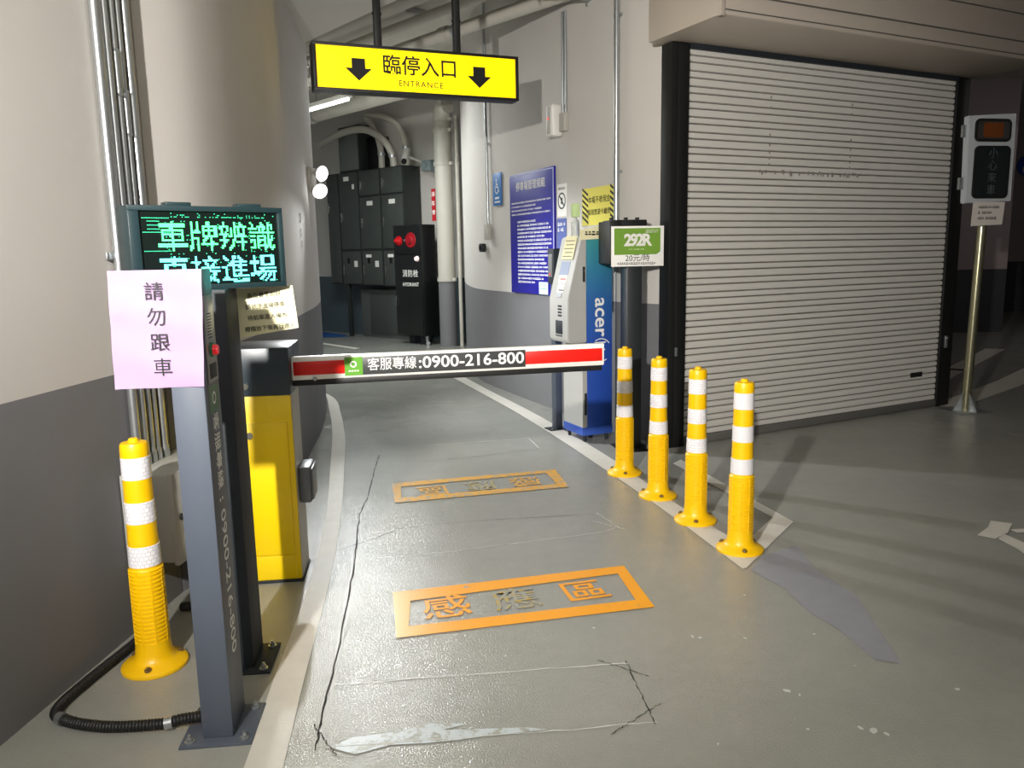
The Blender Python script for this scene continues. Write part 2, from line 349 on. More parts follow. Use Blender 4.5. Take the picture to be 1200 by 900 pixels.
obj('scuff', bm, worn('scuff_pale', 'bcc5ca', .46, 26), floor, label='pale scraped streak across the lane at the bottom', fix=False)
bm = nb(); rnd = random.Random(5)
for cx, cy, s in ((.62, 2.62, .012), (.645, 2.61, .008), (.80, 2.60, .008), (1.05, 2.62, .006), (.83, 2.26, .014), (.86, 2.235, .008), (.97, 2.06, .012), (1.0, 2.045, .016), (1.03, 2.03, .010), (.80, 2.11, .008), (.82, 2.06, .006), (1.35, 2.25, .009), (.28, 2.7, .006), (-.02, 3.32, .008), (.9, 2.95, .005), (.55, 2.0, .006), (-.2, 2.6, .006), (1.1, 2.4, .004), (-.35, 2.22, .007)):
    a0 = rnd.random() * 3; k = 9
    flat(bm, [(cx + s * (1.3 + .5 * math.sin(i * 2.3)) * math.cos(i / k * 6.283) * math.cos(a0) * .7, cy + s * (.6 + .4 * rnd.random()) * math.sin(i / k * 6.283) + s * .5 * math.cos(i / k * 6.283) * math.sin(a0)) for i in range(k)], .0026)
c = obj('paint_chip', bm, mat('chip_pale', 'c0c1bd', .7), floor, label='pale chips in the floor paint', fix=False); c['kind'] = 'stuff'
strip('parking_line', [(3.55, 6.62), (4.835, 7.80), (6.5, 9.5)], [(3.78, 6.56), (4.90, 7.52), (6.7, 9.3)], LINE, .003)
strip('parking_line', [(3.9, 7.55), (4.75, 8.6), (6.2, 10.3)], [(4.05, 7.5), (4.92, 8.5), (6.4, 10.2)], LINE, .003)
strip('parking_line', [(4.3, 9.0), (5.0, 8.55)], [(4.3, 8.9), (4.95, 8.45)], LINE, .003)
bm = nb(); flat(bm, [(-3.9, 15.0), (-3.0, 14.0), (-2.75, 13.5), (-3.5, 13.4), (-4.3, 14.2)], .003); obj('floor_patch', bm, mat('blue_floor_paint', '21569c', .4), floor, label='blue painted bay at the far end of the lane', fix=False)
strip('parking_line', [(-3.3, 12.95), (-2.25, 11.75)], [(-3.36, 12.85), (-2.31, 11.65)], LINE, .003)

# ------------------------------------------------------------------ roller shutter (door)
SL = mat('shutter_slat', 'cfccc6', .42, var=.05, scale=3, stretch=(.3, 1, 4)); SLG = mat('groove_shade', '57554f', .8)  # second, dark grey colour paints shade into the grooves between slats
SG = (1.204, 5.41, 0)
door = bpy.data.objects.new('door_1', None); col.objects.link(door); door.location = SG; door.rotation_euler = (0, 0, R(26.7)); door['kind'] = 'structure'; door['label'] = 'closed pale roller shutter with black side guides right of the lane'
bm = nb(); z = 0.055; prof = []
i = 0
while z < 2.62:
    p = .053 if i % 2 else .043
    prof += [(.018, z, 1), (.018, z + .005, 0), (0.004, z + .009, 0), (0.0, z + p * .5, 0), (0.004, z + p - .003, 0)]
    z += p; i += 1
prof.append((.018, 2.66, 0))
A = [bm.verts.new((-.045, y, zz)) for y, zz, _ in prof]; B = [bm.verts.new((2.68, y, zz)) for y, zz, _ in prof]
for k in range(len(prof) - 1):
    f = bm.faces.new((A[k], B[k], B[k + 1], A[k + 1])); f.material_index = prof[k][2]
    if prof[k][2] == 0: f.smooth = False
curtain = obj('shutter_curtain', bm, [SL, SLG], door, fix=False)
bm = nb(); box(bm, -.045, 2.68, -.012, .045, 0.004, .06, bev=.004); obj('bottom_bar', bm, mat('bottom_bar_grey', '6d6c68', .5, metal=.3), door)
for x0, x1 in ((-.165, -.03), (2.655, 2.83)):
    bm = nb(); box(bm, x0, x1, -.008, .10, 0, 2.66, bev=.004); box(bm, x0 + (.05 if x0 < 0 else .0), x1 - (.0 if x0 < 0 else .05), -.02, .0, 0, 2.655, bev=.004)
    obj('guide_rail', bm, BLACK, door)
bm = nb(); hx0, hx1 = -.27, 2.86; HY = -.575
box(bm, hx0, hx1, HY, .10, 2.665, 3.30, bev=.006)
HM = mat('housing_paint', 'b3a99e', .5, var=.05, scale=3)
hs = obj('shutter_housing', bm, HM, door)
for zz, zt in ((2.668, 2.692), (2.699, 2.780), (2.790, 2.965), (2.975, 3.29)):
    bm = nb(); box(bm, hx0 + .035, hx1 - .035, HY - .006, HY + .01, zz, zt, bev=.003); obj('housing_panel', bm, HM, hs)
for zz in (2.6955, 2.785, 2.970):
    bm = nb(); box(bm, hx0 + .035, hx1 - .035, HY - .0035, HY + .004, zz - .007, zz + .007); obj('seam_shade', bm, SLG, hs)  # dark strips paint the shade of the gaps between housing panels
for xx in (hx0 - .003, hx1 - .03):
    bm = nb(); box(bm, xx, xx + .033, HY - .009, HY + .02, 2.66, 3.30, bev=.002); obj('corner_trim', bm, HM, hs)
bm = nb(); box(bm, -.02, 2.66, -.02, .10, 2.63, 2.67); obj('top_seal', bm, CHARD, door)
bm = nb(); box(bm, 2.33, 2.47, -.006, .004, .275, .315, bev=.003); box(bm, 2.385, 2.42, -.012, -.004, .287, .303, bev=.002); obj('lock_plate', bm, BLACK, door)
bm = nb(); box(bm, 2.70, 2.73, -.035, -.02, .50, .60, bev=.003); cyl(bm, (2.715, -.045, .58), (2.715, -.03, .58), .008); obj('latch', bm, [STEEL], door)
bm = nb(); box(bm, -.12, -.10, -.028, -.018, .64, .70, bev=.002); obj('latch', bm, STEEL, door)
SMG = mat('smudge_dark', '8e8a84', .8); rnd = random.Random(3)
bm = nb()
for k in range(34):
    x = .60 + rnd.random() * 1.0; zz = 1.875 + (rnd.random() - .5) * .02; L = .004 + rnd.random() * .014
    face_prism(bm, [(x, zz - .012), (x + L, zz - .012), (x + L, zz + .012), (x, zz + .012)], -.0012, 0.001)
for xx in (.70, 1.50):
    for zz in (2.38, 2.31, 2.13, 2.06, 2.01, 1.97, 1.93):
        face_prism(bm, [(xx - .006, zz - .008), (xx + .006, zz - .008), (xx + .006, zz + .008), (xx - .006, zz + .008)], -.0012, 0.001)
obj('scuff', bm, SMG, curtain, label='dark tape marks left on the slats')
bm = nb(); box(bm, -.02, 2.86, .17, .42, 2.60, 3.75); box(bm, 2.79, 2.835, .11, .42, 0, 2.6); struct('trim_2', bm, FARWALL, label='wall over the roller shutter', loc=SG, rot=(0, 0, R(26.7)))

# ------------------------------------------------------------------ front charcoal post with button panel
def gate_post(name, label, cat, loc, az, h, panel):
    t = thing(name, label, cat, loc, az)
    bm = nb(); box(bm, -.0425, .0425, -.07, .08, .008, h, bev=.003); post = obj('post', bm, CHAR, t)
    bm = nb(); box(bm, -.10, .10, -.105, .10, 0, .008, bev=.002); obj('base_plate', bm, CHAR, t)
    for sx, sy in ((-.075, -.08), (.075, -.08), (.075, .075), (-.075, .075)):
        bm = nb(); cyl(bm, (sx, sy, .008), (sx, sy, .011), .014, seg=16); cyl(bm, (sx, sy, .011), (sx, sy, .02), .009, seg=6); cyl(bm, (sx, sy, .02), (sx, sy, .028), .005, seg=10); obj('bolt', bm, STEEL, t)
    return t
PA = (-.862, 2.135, 0)
gp = gate_post('gate_post', 'charcoal square post in front with a red button panel and phone number', 'post', PA, 6, 1.325, True)
RS = (R(90), 0, R(90))      # onto the right-hand side face
bm = nb(); box(bm, .0425, .0465, -.035, .065, 1.02, 1.255, bev=.002); pn = obj('button_panel', bm, mat('panel_grey', '8b8f8f', .35, metal=.6), gp)
bm = nb()
for k in range(9): box(bm, .0463, .0470, -.01 + 0, .03, 1.14 + k * .008, 1.143 + k * .008)
obj('speaker_slots', bm, INK, pn)
bm = nb(); cyl(bm, (.0465, .012, 1.107), (.052, .012, 1.107), .020, seg=24); obj('button_ring', bm, mat('ring_green', '1f7a4a', .4), pn)
bm = nb(); cyl(bm, (.052, .012, 1.107), (.064, .012, 1.107), .015, .013, seg=24); obj('push_button', bm, mat('button_red', 'e01822', .3, emit=.25), pn, label='red push button')
bm = nb(); box(bm, .0465, .0475, -.02, .045, 1.03, 1.07, bev=.001); obj('camera_window', bm, CHARD, pn)
bm = nb(); box(bm, .0425, .0432, -.035, .06, .935, 1.012); gr = obj('logo_sticker', bm, mat('sticker_green', '3c6b34', .4), gp, label='dark green logo sticker')
bm = nb()
for k in range(14):
    a, b = 2 * math.pi * k / 14, 2 * math.pi * (k + 1) / 14
    bm.faces.new([bm.verts.new((.0435, .012 + rr_ * math.cos(an), .975 + rr_ * math.sin(an))) for rr_, an in ((.012, a), (.018, a), (.018, b), (.012, b))])
obj('emblem', bm, WHITE, gr)
yy = .0434
text('lettering', '客服專線', .058, PAPERW, gp, (yy, .008, .825), (R(90), R(90), R(90)), fit=.215, label='white phone number lettering down the side')
text('lettering', ': 0900-216-800', .068, PAPERW, gp, (yy, .008, .460), (R(90), R(90), R(90)), fit=.465)

# pink notice taped to the post
bm = nb(); nx, nz = 12, 14; grid = [[bm.verts.new((-.137 + .233 * i / nx * (1 - .03 * (1 - j / nz)) - .009 * (1 - j / nz), -.004 + .0035 * math.sin(i * .9) * (1 - j / nz) + .002 * math.sin(j * 1.1 + i * .3), 1.02 + .306 * j / nz)) for i in range(nx + 1)] for j in range(nz + 1)]
for j in range(nz):
    for i in range(nx):
        f = bm.faces.new((grid[j][i], grid[j][i + 1], grid[j + 1][i + 1], grid[j + 1][i])); f.smooth = True
r_ = bmesh.ops.solidify(bm, geom=bm.faces[:], thickness=-.001)
pk = obj('paper_notice', bm, mat('pink_paper', 'd0b0da', .65, var=.02, scale=6), None, (-.9 + .01, 2.067 - .006, 0), (0, 0, R(6)))
tag(pk, 'pink paper notice with four handwritten characters taped to the charcoal post', 'notice')
for k, ch in enumerate('請勿跟車'):
    text('lettering', ch, .05, INK, pk, (-.026 + .002 * k, -.0085, 1.268 - .0655 * k))

# ------------------------------------------------------------------ LED board on second post
t = gate_post('led_board', 'green LED message board on a dark post behind the pink notice', 'message board', (-.925, 2.52, 0), 6, 1.258, False)
for ch in t.children:
    if ch.name.startswith(('post', 'base_plate')): ch.data.materials.clear(); ch.data.materials.append(CHARD)
HB = mat('board_housing', '1d3034', .4, var=.05)
def led_local(o): o.location = (0, -.03, 0); o.rotation_euler = (0, 0, R(34)); return o
bm = nb(); box(bm, -.235, .235, .0, .11, 1.258, 1.510, bev=.003)
hb = led_local(obj('housing', bm, HB, t))
bm = nb()
for a in ((-.235, .235, 1.494, 1.51), (-.235, .235, 1.258, 1.274), (-.235, -.205, 1.274, 1.494), (.219, .235, 1.274, 1.494)): box(bm, a[0], a[1], -.012, .0, a[2], a[3], bev=.002)
obj('bezel', bm, HB, hb)
bm = nb(); box(bm, -.205, .219, -.002, .002, 1.274, 1.494); obj('screen', bm, mat('led_screen_off', '06120f', .35), hb)
for x0 in (-.12, .10):
    bm = nb(); box(bm, x0, x0 + .075, .01, .06, 1.510, 1.522, bev=.003); obj('mount_bracket', bm, HB, hb)
def led_rows(name, s, x0, x1, z0, z1, m, n=16):
    bmo = nb(); cw = (x1 - x0) / len(s); dx = cw / n; dz = (z1 - z0) / n
    for ci, ch in enumerate(s):
        me = text_mesh(ch, 1.0, 'LEFT', 0.0, 0.0); me.calc_loop_triangles()
        V = [v.co for v in me.vertices]; xs = [v.x for v in V]; ys = [v.y for v in V]; ax, bx_, ay, by = min(xs), max(xs), min(ys), max(ys)
        T = [[V[i] for i in tr.vertices] for tr in me.loop_triangles]
        def inside(px, py):
            for a, b, c in T:
                d1 = (px - b.x) * (a.y - b.y) - (a.x - b.x) * (py - b.y); d2 = (px - c.x) * (b.y - c.y) - (b.x - c.x) * (py - c.y); d3 = (px - a.x) * (c.y - a.y) - (c.x - a.x) * (py - a.y)
                if not ((d1 < 0 or d2 < 0 or d3 < 0) and (d1 > 0 or d2 > 0 or d3 > 0)): return True
            return False
        g = n - 1
        for i in range(g):
            for j in range(g):
                hit = sum(inside(ax + (bx_ - ax) * (i + .5 + ox) / g, ay + (by - ay) * (j + .5 + oy) / g) for ox in (-.3, 0, .3) for oy in (-.3, 0, .3))
                if hit >= 4:
                    x = x0 + ci * cw + (i + .5) * dx; z = z0 + (j + .5) * dz
                    face_prism(bmo, [(x - dx * .42, z - dz * .42), (x + dx * .42, z - dz * .42), (x + dx * .42, z + dz * .42), (x - dx * .42, z + dz * .42)], -.0045, -.002)
        bpy.data.meshes.remove(me)
    return obj(name, bmo, m, hb)
led_rows('led_text', '車牌辨識', -.155, .212, 1.376, 1.470, mat('led_green', '4dff84', .4, emit=3.0))
led_rows('led_text', '直接進場', -.155, .212, 1.278, 1.366, mat('led_cyan', '5ff0ee', .4, emit=2.8))
bm = nb(); rnd = random.Random(11); px = .0046
def dot(i, j): face_prism(bm, [(-.200 + i * px, 1.279 + j * px), (-.200 + i * px + .0025, 1.279 + j * px), (-.200 + i * px + .0025, 1.279 + j * px + .0025), (-.200 + i * px, 1.279 + j * px + .0025)], -.004, -.002)
for j in (42, 33, 21):
    for i in range(1, 18): dot(i, j)
for j in (40, 37.5, 35): 
    for i in range(4, 12): dot(i, j)
for i in range(16, 84):
    if rnd.random() < .45: dot(i, 42.8)
    if rnd.random() < .2: dot(i, 44)
for k in range(150): dot(rnd.randint(14, 88), rnd.randint(0, 45))
tag(obj('led_dots', bm, mat('led_dim', '35c890', .4, emit=1.0), hb), None, None, None, 'stuff')

# cream notice hung behind the LED post
bm = nb(); P4 = [(-.006, 1.252), (.176, 1.259), (.188, 1.118), (-.004, 1.09)]
face_prism(bm, P4, 0, .001)
cn = obj('paper_notice', bm, mat('cream_paper', 'e2ddb4', .7, var=.02), None, (-.9, 2.645, 0), (0, 0, R(6)))
tag(cn, 'cream paper notice with four lines of print hanging above the barrier cabinet', 'notice')
for k, (s, x) in enumerate((('各位貴賓您好', .082), ('請依序進場停車', .084), ('待前車進入場內', .088), ('柵欄放下後再行進入', .095))):
    text('lettering', s, .0185, INK, cn, (x, -.001, 1.230 - .0365 * k), (R(90), R(-4), 0), bold=.0001)

# ------------------------------------------------------------------ barrier gate
bg = thing('barrier_gate', 'yellow barrier cabinet with a dark head and a lowered red and white boom', 'barrier gate', (-1.116, 3.154, 0), 7)
SIDE = mat('cabinet_side_grey', 'b4b0a6', .4, metal=.2)
bm = nb(); box(bm, -.12, .215, 0, .22, .012, .80, bev=.004); cb = obj('cabinet', bm, YELC, bg)
bm = nb(); box(bm, .2152, .2175, .012, .215, .015, .80); obj('side_plate', bm, SIDE, bg)
bm = nb(); box(bm, -.10, .195, -.009, .0, .125, .69, bev=.002); dr = obj('door', bm, YELC, bg)
bm = nb(); cyl(bm, (.045, -.018, .64), (.045, -.008, .64), .014, seg=20); cyl(bm, (.045, -.020, .64), (.045, -.018, .64), .007, seg=12); obj('lock', bm, CHROME, dr)
bm = nb(); box(bm, -.10, .195, -.003, .0, .02, .118, bev=.001); obj('lower_panel', bm, YELC, bg)
bm = nb(); box(bm, -.12, .218, -.004, .30, .80, .995, bev=.005); hd = obj('head', bm, mat('head_charcoal', '2e3a42', .33, var=.04), bg)
bm = nb(); cyl(bm, (.043, -.014, .842), (.043, -.004, .842), .013, seg=20); cyl(bm, (.043, -.016, .842), (.043, -.013, .842), .006, seg=12); obj('lock', bm, CHROME, hd)
bm = nb(); box(bm, .219, .268, .05, .20, .325, .48, bev=.008); box(bm, .268, .276, .06, .19, .335, .47, bev=.003); obj('release_box', bm, mat('release_grey', '6c7076', .35, metal=.3), bg)
bm = nb(); box(bm, -.122, .222, -.004, .225, 0, .012, bev=.002); obj('base_plate', bm, CHARD, bg)
# boom
ba = R(12 - 7); 
boom_loc = (.222, .085, 0); boom_rot = (0, 0, ba)
bm = nb(); side_prism(bm, rr := [(-.014, .848), (.014, .848), (.018, .856), (.018, .925), (.014, .945), (-.014, .945), (-.018, .925), (-.018, .856)], -.06, 1.345); bo = obj('boom', bm, mat('boom_white', 'e9e7e2', .3, metal=.15), bg, boom_loc, boom_rot)
bm = nb(); box(bm, -.02, 1.34, -.012, .012, .823, .848, bev=.004); obj('rubber_edge', bm, BLACKR, bo)
for x0, x1 in ((.0, .208), (.985, 1.338)):
    bm = nb(); box(bm, x0, x1, -.0195, -.017, .868, .925, bev=.0008); obj('red_strip', bm, RED, bo)
bm = nb(); box(bm, .208, .985, -.0195, -.017, .858, .933, bev=.0008); lp = obj('label_panel', bm, mat('panel_charcoal', '3a3c3d', .45), bo)
bm = nb(); box(bm, .208, .282, -.021, -.019, .858, .935); gl = obj('logo_panel', bm, GREEN, bo)
bm = nb()
for k in range(20):
    a, b = 2 * math.pi * k / 20, 2 * math.pi * (k + 1) / 20
    face_prism(bm, [(.244 + q_ * math.cos(an), .905 + q_ * math.sin(an)) for q_, an in ((.008, a), (.014, a), (.014, b), (.008, b))], -.0218, -.0208)
obj('emblem', bm, WHITE, gl)
bm = nb()
for k in range(4): face_prism(bm, [(.224 + k * .011, .874), (.232 + k * .011, .874), (.232 + k * .011, .880), (.224 + k * .011, .880)], -.0218, -.0208)
obj('lettering', bm, WHITE, gl)
text('lettering', '客服專線', .056, PAPERW, lp, (.405, -.0205, .897), bold=.0002, fit=.205, label='white phone number lettering')
text('lettering', ':0900-216-800', .070, PAPERW, lp, (.748, -.0205, .897), bold=.0010, fit=.46)
bm = nb(); box(bm, 1.338, 1.348, -.016, .016, .850, .943, bev=.003); obj('end_cap', bm, WHITE, bo)
bm = nb(); cyl(bm, (.085, -.022, .853), (.085, .022, .853), .009, seg=14); obj('bolt', bm, CHROME, bo)

# ------------------------------------------------------------------ yellow delineator posts
def band_material(name, dots):
    m = mat(name, 'dfdde0', .3, var=.05, scale=50)
    if dots:
        nt = m.node_tree; b = nt.nodes['Principled BSDF']; tc = nt.nodes.new('ShaderNodeTexCoord'); v = nt.nodes.new('ShaderNodeTexBrick')
        v.inputs['Color1'].default_value = lin('f1eff2'); v.inputs['Color2'].default_value = lin('e3e1e6'); v.inputs['Mortar'].default_value = lin('b3b1b8')
        v.inputs['Scale'].default_value = 60; v.inputs['Mortar Size'].default_value = .035; v.inputs['Brick Width'].default_value = .8; v.inputs['Row Height'].default_value = .8
        mp = nt.nodes.new('ShaderNodeMapping'); mp.inputs['Rotation'].default_value = (R(90), 0, 0)
        nt.links.new(tc.outputs['Object'], mp.inputs[0]); nt.links.new(mp.outputs[0], v.inputs[0]); nt.links.new(v.outputs[0], b.inputs['Base Color'])
    return m
BD, BS = band_material('reflective_band_dotted', True), band_material('reflective_band_smooth', False)
def delineator(label, loc, rz, dotted, lean=(0, 0)):
    t = thing('delineator_post', label, 'bollard', (*loc, 0), rz, 'yellow delineator posts'); t.rotation_euler = (lean[0], lean[1], R(rz))
    bm = nb()
    prof = [(.104, 0), (.106, .004), (.105, .012), (.096, .02), (.075, .028), (.064, .038), (.058, .055), (.0555, .085)]
    z = .095
    while z < .345:
        prof += [(.0545, z), (.0545, z + .004), (.0515, z + .0055), (.0515, z + .0105), (.0545, z + .012)]; z += .0142
    prof += [(.0495, .355), (.0455, .50), (.0435, .66), (.0435, .745), (.0425, .765), (.039, .773), (.016, .775), (.0155, .783), (.012, .787)]
    lathe(bm, prof, 40)
    for k in range(8):
        a = 2 * math.pi * (k + .5) / 8
        cyl(bm, (.0525 * math.cos(a), .0525 * math.sin(a), .09), (.0515 * math.cos(a), .0515 * math.sin(a), .35), .0035, seg=6)
    body = obj('body', bm, YEL, t, sharp=30)
    for z0, z1 in ((.655, .728), (.508, .580), (.362, .432)):
        ra, rb = [.0455 + (.0435 - .0455) * (zz - .5) / .16 if zz > .5 else .0495 + (.0455 - .0495) * (zz - .355) / .145 for zz in (z0, z1)]
        bm = nb(); lathe(bm, [(ra + .0002, z0), (ra + .0016, z0 + .001), (rb + .0016, z1 - .001), (rb + .0002, z1)], 40, cap=False); obj('reflective_band', bm, BD if dotted else BS, t)
    for k in range(3):
        a = R(-95 + 120 * k); x, y = .083 * math.cos(a), .083 * math.sin(a)
        bm = nb(); cyl(bm, (x, y, .018), (x, y, .028), .012, .012, seg=16); cyl(bm, (x, y, .028), (x, y, .034), .007, seg=6); obj('bolt', bm, mat('anchor_bolt', '8a7448', .5, metal=.6), t)
    return t
delineator('lone yellow delineator post beside the left wall', (-1.225, 2.50), 15, True, (0, 0))
delineator('yellow delineator nearest the blue payment kiosk, partly shaded', (.682, 4.73), 0, True)
delineator('second yellow delineator from the payment kiosk', (.80, 4.26), 8, True)
delineator('third yellow delineator from the payment kiosk', (.912, 3.84), -6, True)
delineator('foremost yellow delineator in the row, with smooth white bands', (1.022, 3.44), 3, False)

# ------------------------------------------------------------------ conduits and junction box on the left wall
wl = lambda u, off=0.0, z=0.0: (-1.4 + .0958 * u + off * .9954, 2.78 + .9954 * u - off * .0958, z)
for k, (u, r) in enumerate(((.045, .0165), (.100, .014), (.145, .0115), (.182, .011), (.228, .0155))):
    names = ('nearest the camera, thickest', 'second from the near end', 'middle one of five', 'fourth from the near end', 'last one, next to the rounded wall')
    t = thing('conduit', 'steel conduit on the left wall, ' + names[k], 'conduit', wl(u, .024), 84.5, 'steel conduits above the junction box')
    zt = 3.0
    bm = nb(); cyl(bm, (0, 0, .625), (0, 0, zt - .005), r, seg=18); obj('pipe', bm, STEEL, t)
    bm = nb(); cyl(bm, (0, 0, .60), (0, 0, .628), r + .006, seg=6); cyl(bm, (0, 0, .628), (0, 0, .645), r + .003, seg=18); obj('locknut', bm, STEEL, t)
    if k in (2, 3):
        zz = 1.93 - .13 * (k - 2)
        bm = nb(); cyl(bm, (0, 0, zz), (0, 0, zz + .14), r + .004, seg=18); cyl(bm, (0, 0, zz - .008), (0, 0, zz), r + .007, seg=6); cyl(bm, (0, 0, zz + .14), (0, 0, zz + .148), r + .007, seg=6); obj('coupling', bm, STEEL, t)
    if k in (0, 1):
        bm = nb(); cyl(bm, (0, 0, 1.36), (0, 0, 1.375), r + .0035, seg=18); box(bm, -.045, .0, .012, .022, 1.355, 1.38, bev=.002) if k == 0 else None; obj('strap', bm, STEEL, t)
jb = thing('junction_box', 'grey wall junction box behind the lone yellow delineator', 'junction box', wl(-.05), 84.5)
GB = mat('box_grey', 'a9aaa3', .45, var=.04)
bm = nb(); box(bm, 0, .40, -.185, -.002, .275, .60, bev=.006); obj('housing', bm, GB, jb)
bm = nb(); box(bm, -.008, .408, -.205, -.185, .268, .607, bev=.005); lid = obj('lid', bm, GB, jb)
bm = nb(); cyl(bm, (.03, -.21, .44), (.03, -.205, .44), .012, seg=14); obj('lock', bm, CHARD, lid)
def hose(name, label, pts, r, clips=(), group=None):
    P = smooth_path(pts, 14); L = [P[0]]
    # resample evenly for the ribs
    tot = sum((b - a).length for a, b in zip(P, P[1:])); step = .0032; out = []; acc = 0; nxt = 0
    for a, b in zip(P, P[1:]):
        l = (b - a).length
        while nxt <= acc + l:
            out.append(a.lerp(b, (nxt - acc) / l if l else 0)); nxt += step
        acc += l
    bm = nb(); tube(bm, out, r, 12, radf=lambda i: r * (1.0 if i % 3 else .86)); o = obj(name, bm, BLACKR, None); tag(o, label, 'hose', group)
    for f in clips:
        i = int(f * (len(out) - 1)); d = (out[min(i + 4, len(out) - 1)] - out[max(i - 4, 0)]).normalized(); p = out[i]
        bm = nb(); cyl(bm, p - d * .011, p + d * .011, r + .0025, seg=16); s_ = Vector((-d.y, d.x, 0)).normalized(); q = p + s_ * (r + .012); box(bm, q.x - .01, q.x + .01, q.y - .011, q.y + .011, 0, .005)
        obj('clip', bm, STEEL, o)
    return o
hose('corrugated_hose', 'black corrugated hose lying on the floor along the left wall to the charcoal post',
     [(-1.345, 2.80, .018), (-1.352, 2.62, .018), (-1.385, 2.38, .018), (-1.395, 2.22, .018), (-1.345, 2.155, .018), (-1.20, 2.115, .018), (-1.04, 2.12, .020), (-.98, 2.13, .028), (-.915, 2.143, .030)], .0165, (.60, .91))
hose('corrugated_hose', 'black corrugated hose looping out of the junction box bottom to the LED post',
     [(-1.17, 2.95, .28), (-1.165, 2.93, .16), (-1.13, 2.84, .075), (-1.12, 2.74, .03), (-1.08, 2.66, .02), (-1.045, 2.60, .02)], .0165, (.9,))
hose('corrugated_hose', 'black corrugated hose drooping in a short loop under the junction box',
     [(-1.27, 3.02, .258), (-1.255, 3.00, .17), (-1.22, 2.96, .09), (-1.24, 2.90, .035), (-1.30, 2.90, .022)], .018)

# ------------------------------------------------------------------ entrance light box
es = thing('entrance_sign', 'glowing yellow entrance light box hanging over the lane', 'sign', (-1.2, 5.2, 2.385), 22)
SW = 1.385; SH = .29
def signface():
    m = bpy.data.materials.new('sign_yellow_lit'); m.use_nodes = True; nt = m.node_tree; b = nt.nodes['Principled BSDF']
    b.inputs['Base Color'].default_value = lin('f5d000'); b.inputs['Roughness'].default_value = .4
    tc = nt.nodes.new('ShaderNodeTexCoord'); sp = nt.nodes.new('ShaderNodeSeparateXYZ'); nt.links.new(tc.outputs['Object'], sp.inputs[0])
    r = nt.nodes.new('ShaderNodeValToRGB'); mr = nt.nodes.new('ShaderNodeMapRange'); mr.inputs[2].default_value = SW; nt.links.new(sp.outputs[0], mr.inputs[0]); nt.links.new(mr.outputs[0], r.inputs[0])
    e = r.color_ramp.elements; e[0].position = 0; e[0].color = lin('ffc400'); e[1].position = 1; e[1].color = lin('ffb800')
    for p in (.18, .82): x = e.new(p); x.color = lin('ffe800')
    nt.links.new(r.outputs[0], b.inputs['Emission Color']); b.inputs['Emission Strength'].default_value = 1.0
    return m
bm = nb(); box(bm, 0, SW, .004, .115, 0, SH, bev=.004); obj('housing', bm, BLACK, es)
bm = nb()
for a in ((0, SW, 0, .018), (0, SW, SH - .018, SH), (0, .022, .018, SH - .018), (SW - .022, SW, .018, SH - .018)): box(bm, a[0], a[1], -.008, .004, a[2], a[3], bev=.002)
obj('frame', bm, BLACK, es)
bm = nb(); box(bm, .02, SW - .02, -.001, .003, .016, SH - .016); fp = obj('lit_panel', bm, signface(), es)
for xa in (.285, SW - .285):
    bm = nb(); a = xa; z0 = SH / 2 - .005
    face_prism(bm, [(a, z0 - .07), (a + .085, z0 + .005), (a + .043, z0 + .005), (a + .043, z0 + .065), (a - .043, z0 + .065), (a - .043, z0 + .005), (a - .085, z0 + .005)], -.003, -.001)
    obj('arrow', bm, INK, fp)
text('lettering', '臨停入口', .128, INK, fp, (SW / 2 + .0, -.0025, .172), bold=.0016)
text('lettering', 'ENTRANCE', .052, mat('sign_grey_ink', '3a3618', .6), fp, (SW / 2 + .0, -.0025, .068), bold=.0004, space=1.2)
for xr, zt in ((.43, 3.0), (.965, 3.75)):
    bm = nb(); box(bm, xr - .022, xr + .022, .035, .079, SH, zt - 2.385 - .002, bev=.002); cyl(bm, (xr - .03, .057, .5), (xr + .03, .057, .5), .008, seg=8); obj('hanger_rod', bm, BLACK, es)

# ------------------------------------------------------------------ payment kiosk
kk = thing('payment_kiosk', 'tall blue and silver payment kiosk standing against the right wall', 'payment kiosk', (.5, 5.545, 0), 24)
# local: +x = along the side away from the lane, +y = along the front away from the camera
KS = mat('kiosk_silver', 'c9c9c6', .3, metal=.25, var=.02)
def kblue():
    m = bpy.data.materials.new('kiosk_blue_print'); m.use_nodes = True; nt = m.node_tree; b = nt.nodes['Principled BSDF']; b.inputs['Roughness'].default_value = .35
    tc = nt.nodes.new('ShaderNodeTexCoord'); sp = nt.nodes.new('ShaderNodeSeparateXYZ'); nt.links.new(tc.outputs['Object'], sp.inputs[0])
    mr = nt.nodes.new('ShaderNodeMapRange'); mr.inputs[1].default_value = 0; mr.inputs[2].default_value = 1.5; nt.links.new(sp.outputs[2], mr.inputs[0])
    r = nt.nodes.new('ShaderNodeValToRGB'); e = r.color_ramp.elements; e[0].color = lin('2a4fae'); e[0].position = .45; e[1].color = lin('3d9097'); e[1].position = .95
    x = e.new(.68); x.color = lin('2c62a6')
    nt.links.new(mr.outputs[0], r.inputs[0]); nt.links.new(r.outputs[0], b.inputs['Base Color']); return m
KB = kblue(); KD = .285
bm = nb(); box(bm, .037, .243, 0, KD, .055, 1.455, bev=.004); obj('body', bm, KB, kk)
def yprism(bm, prof, y0, y1, m=0):
    A = [bm.verts.new((x, y0, z)) for x, z in prof]; B = [bm.verts.new((x, y1, z)) for x, z in prof]; n = len(prof)
    for k in range(n):
        f = bm.faces.new((A[k], A[(k + 1) % n], B[(k + 1) % n], B[k])); f.material_index = m
    for f in (bm.faces.new(A[::-1]), bm.faces.new(B)): f.material_index = m
bm = nb(); yprism(bm, [(0, .055), (.036, .055), (.036, .715), (0, .715)], 0, KD); ld = obj('lower_door', bm, KS, kk)
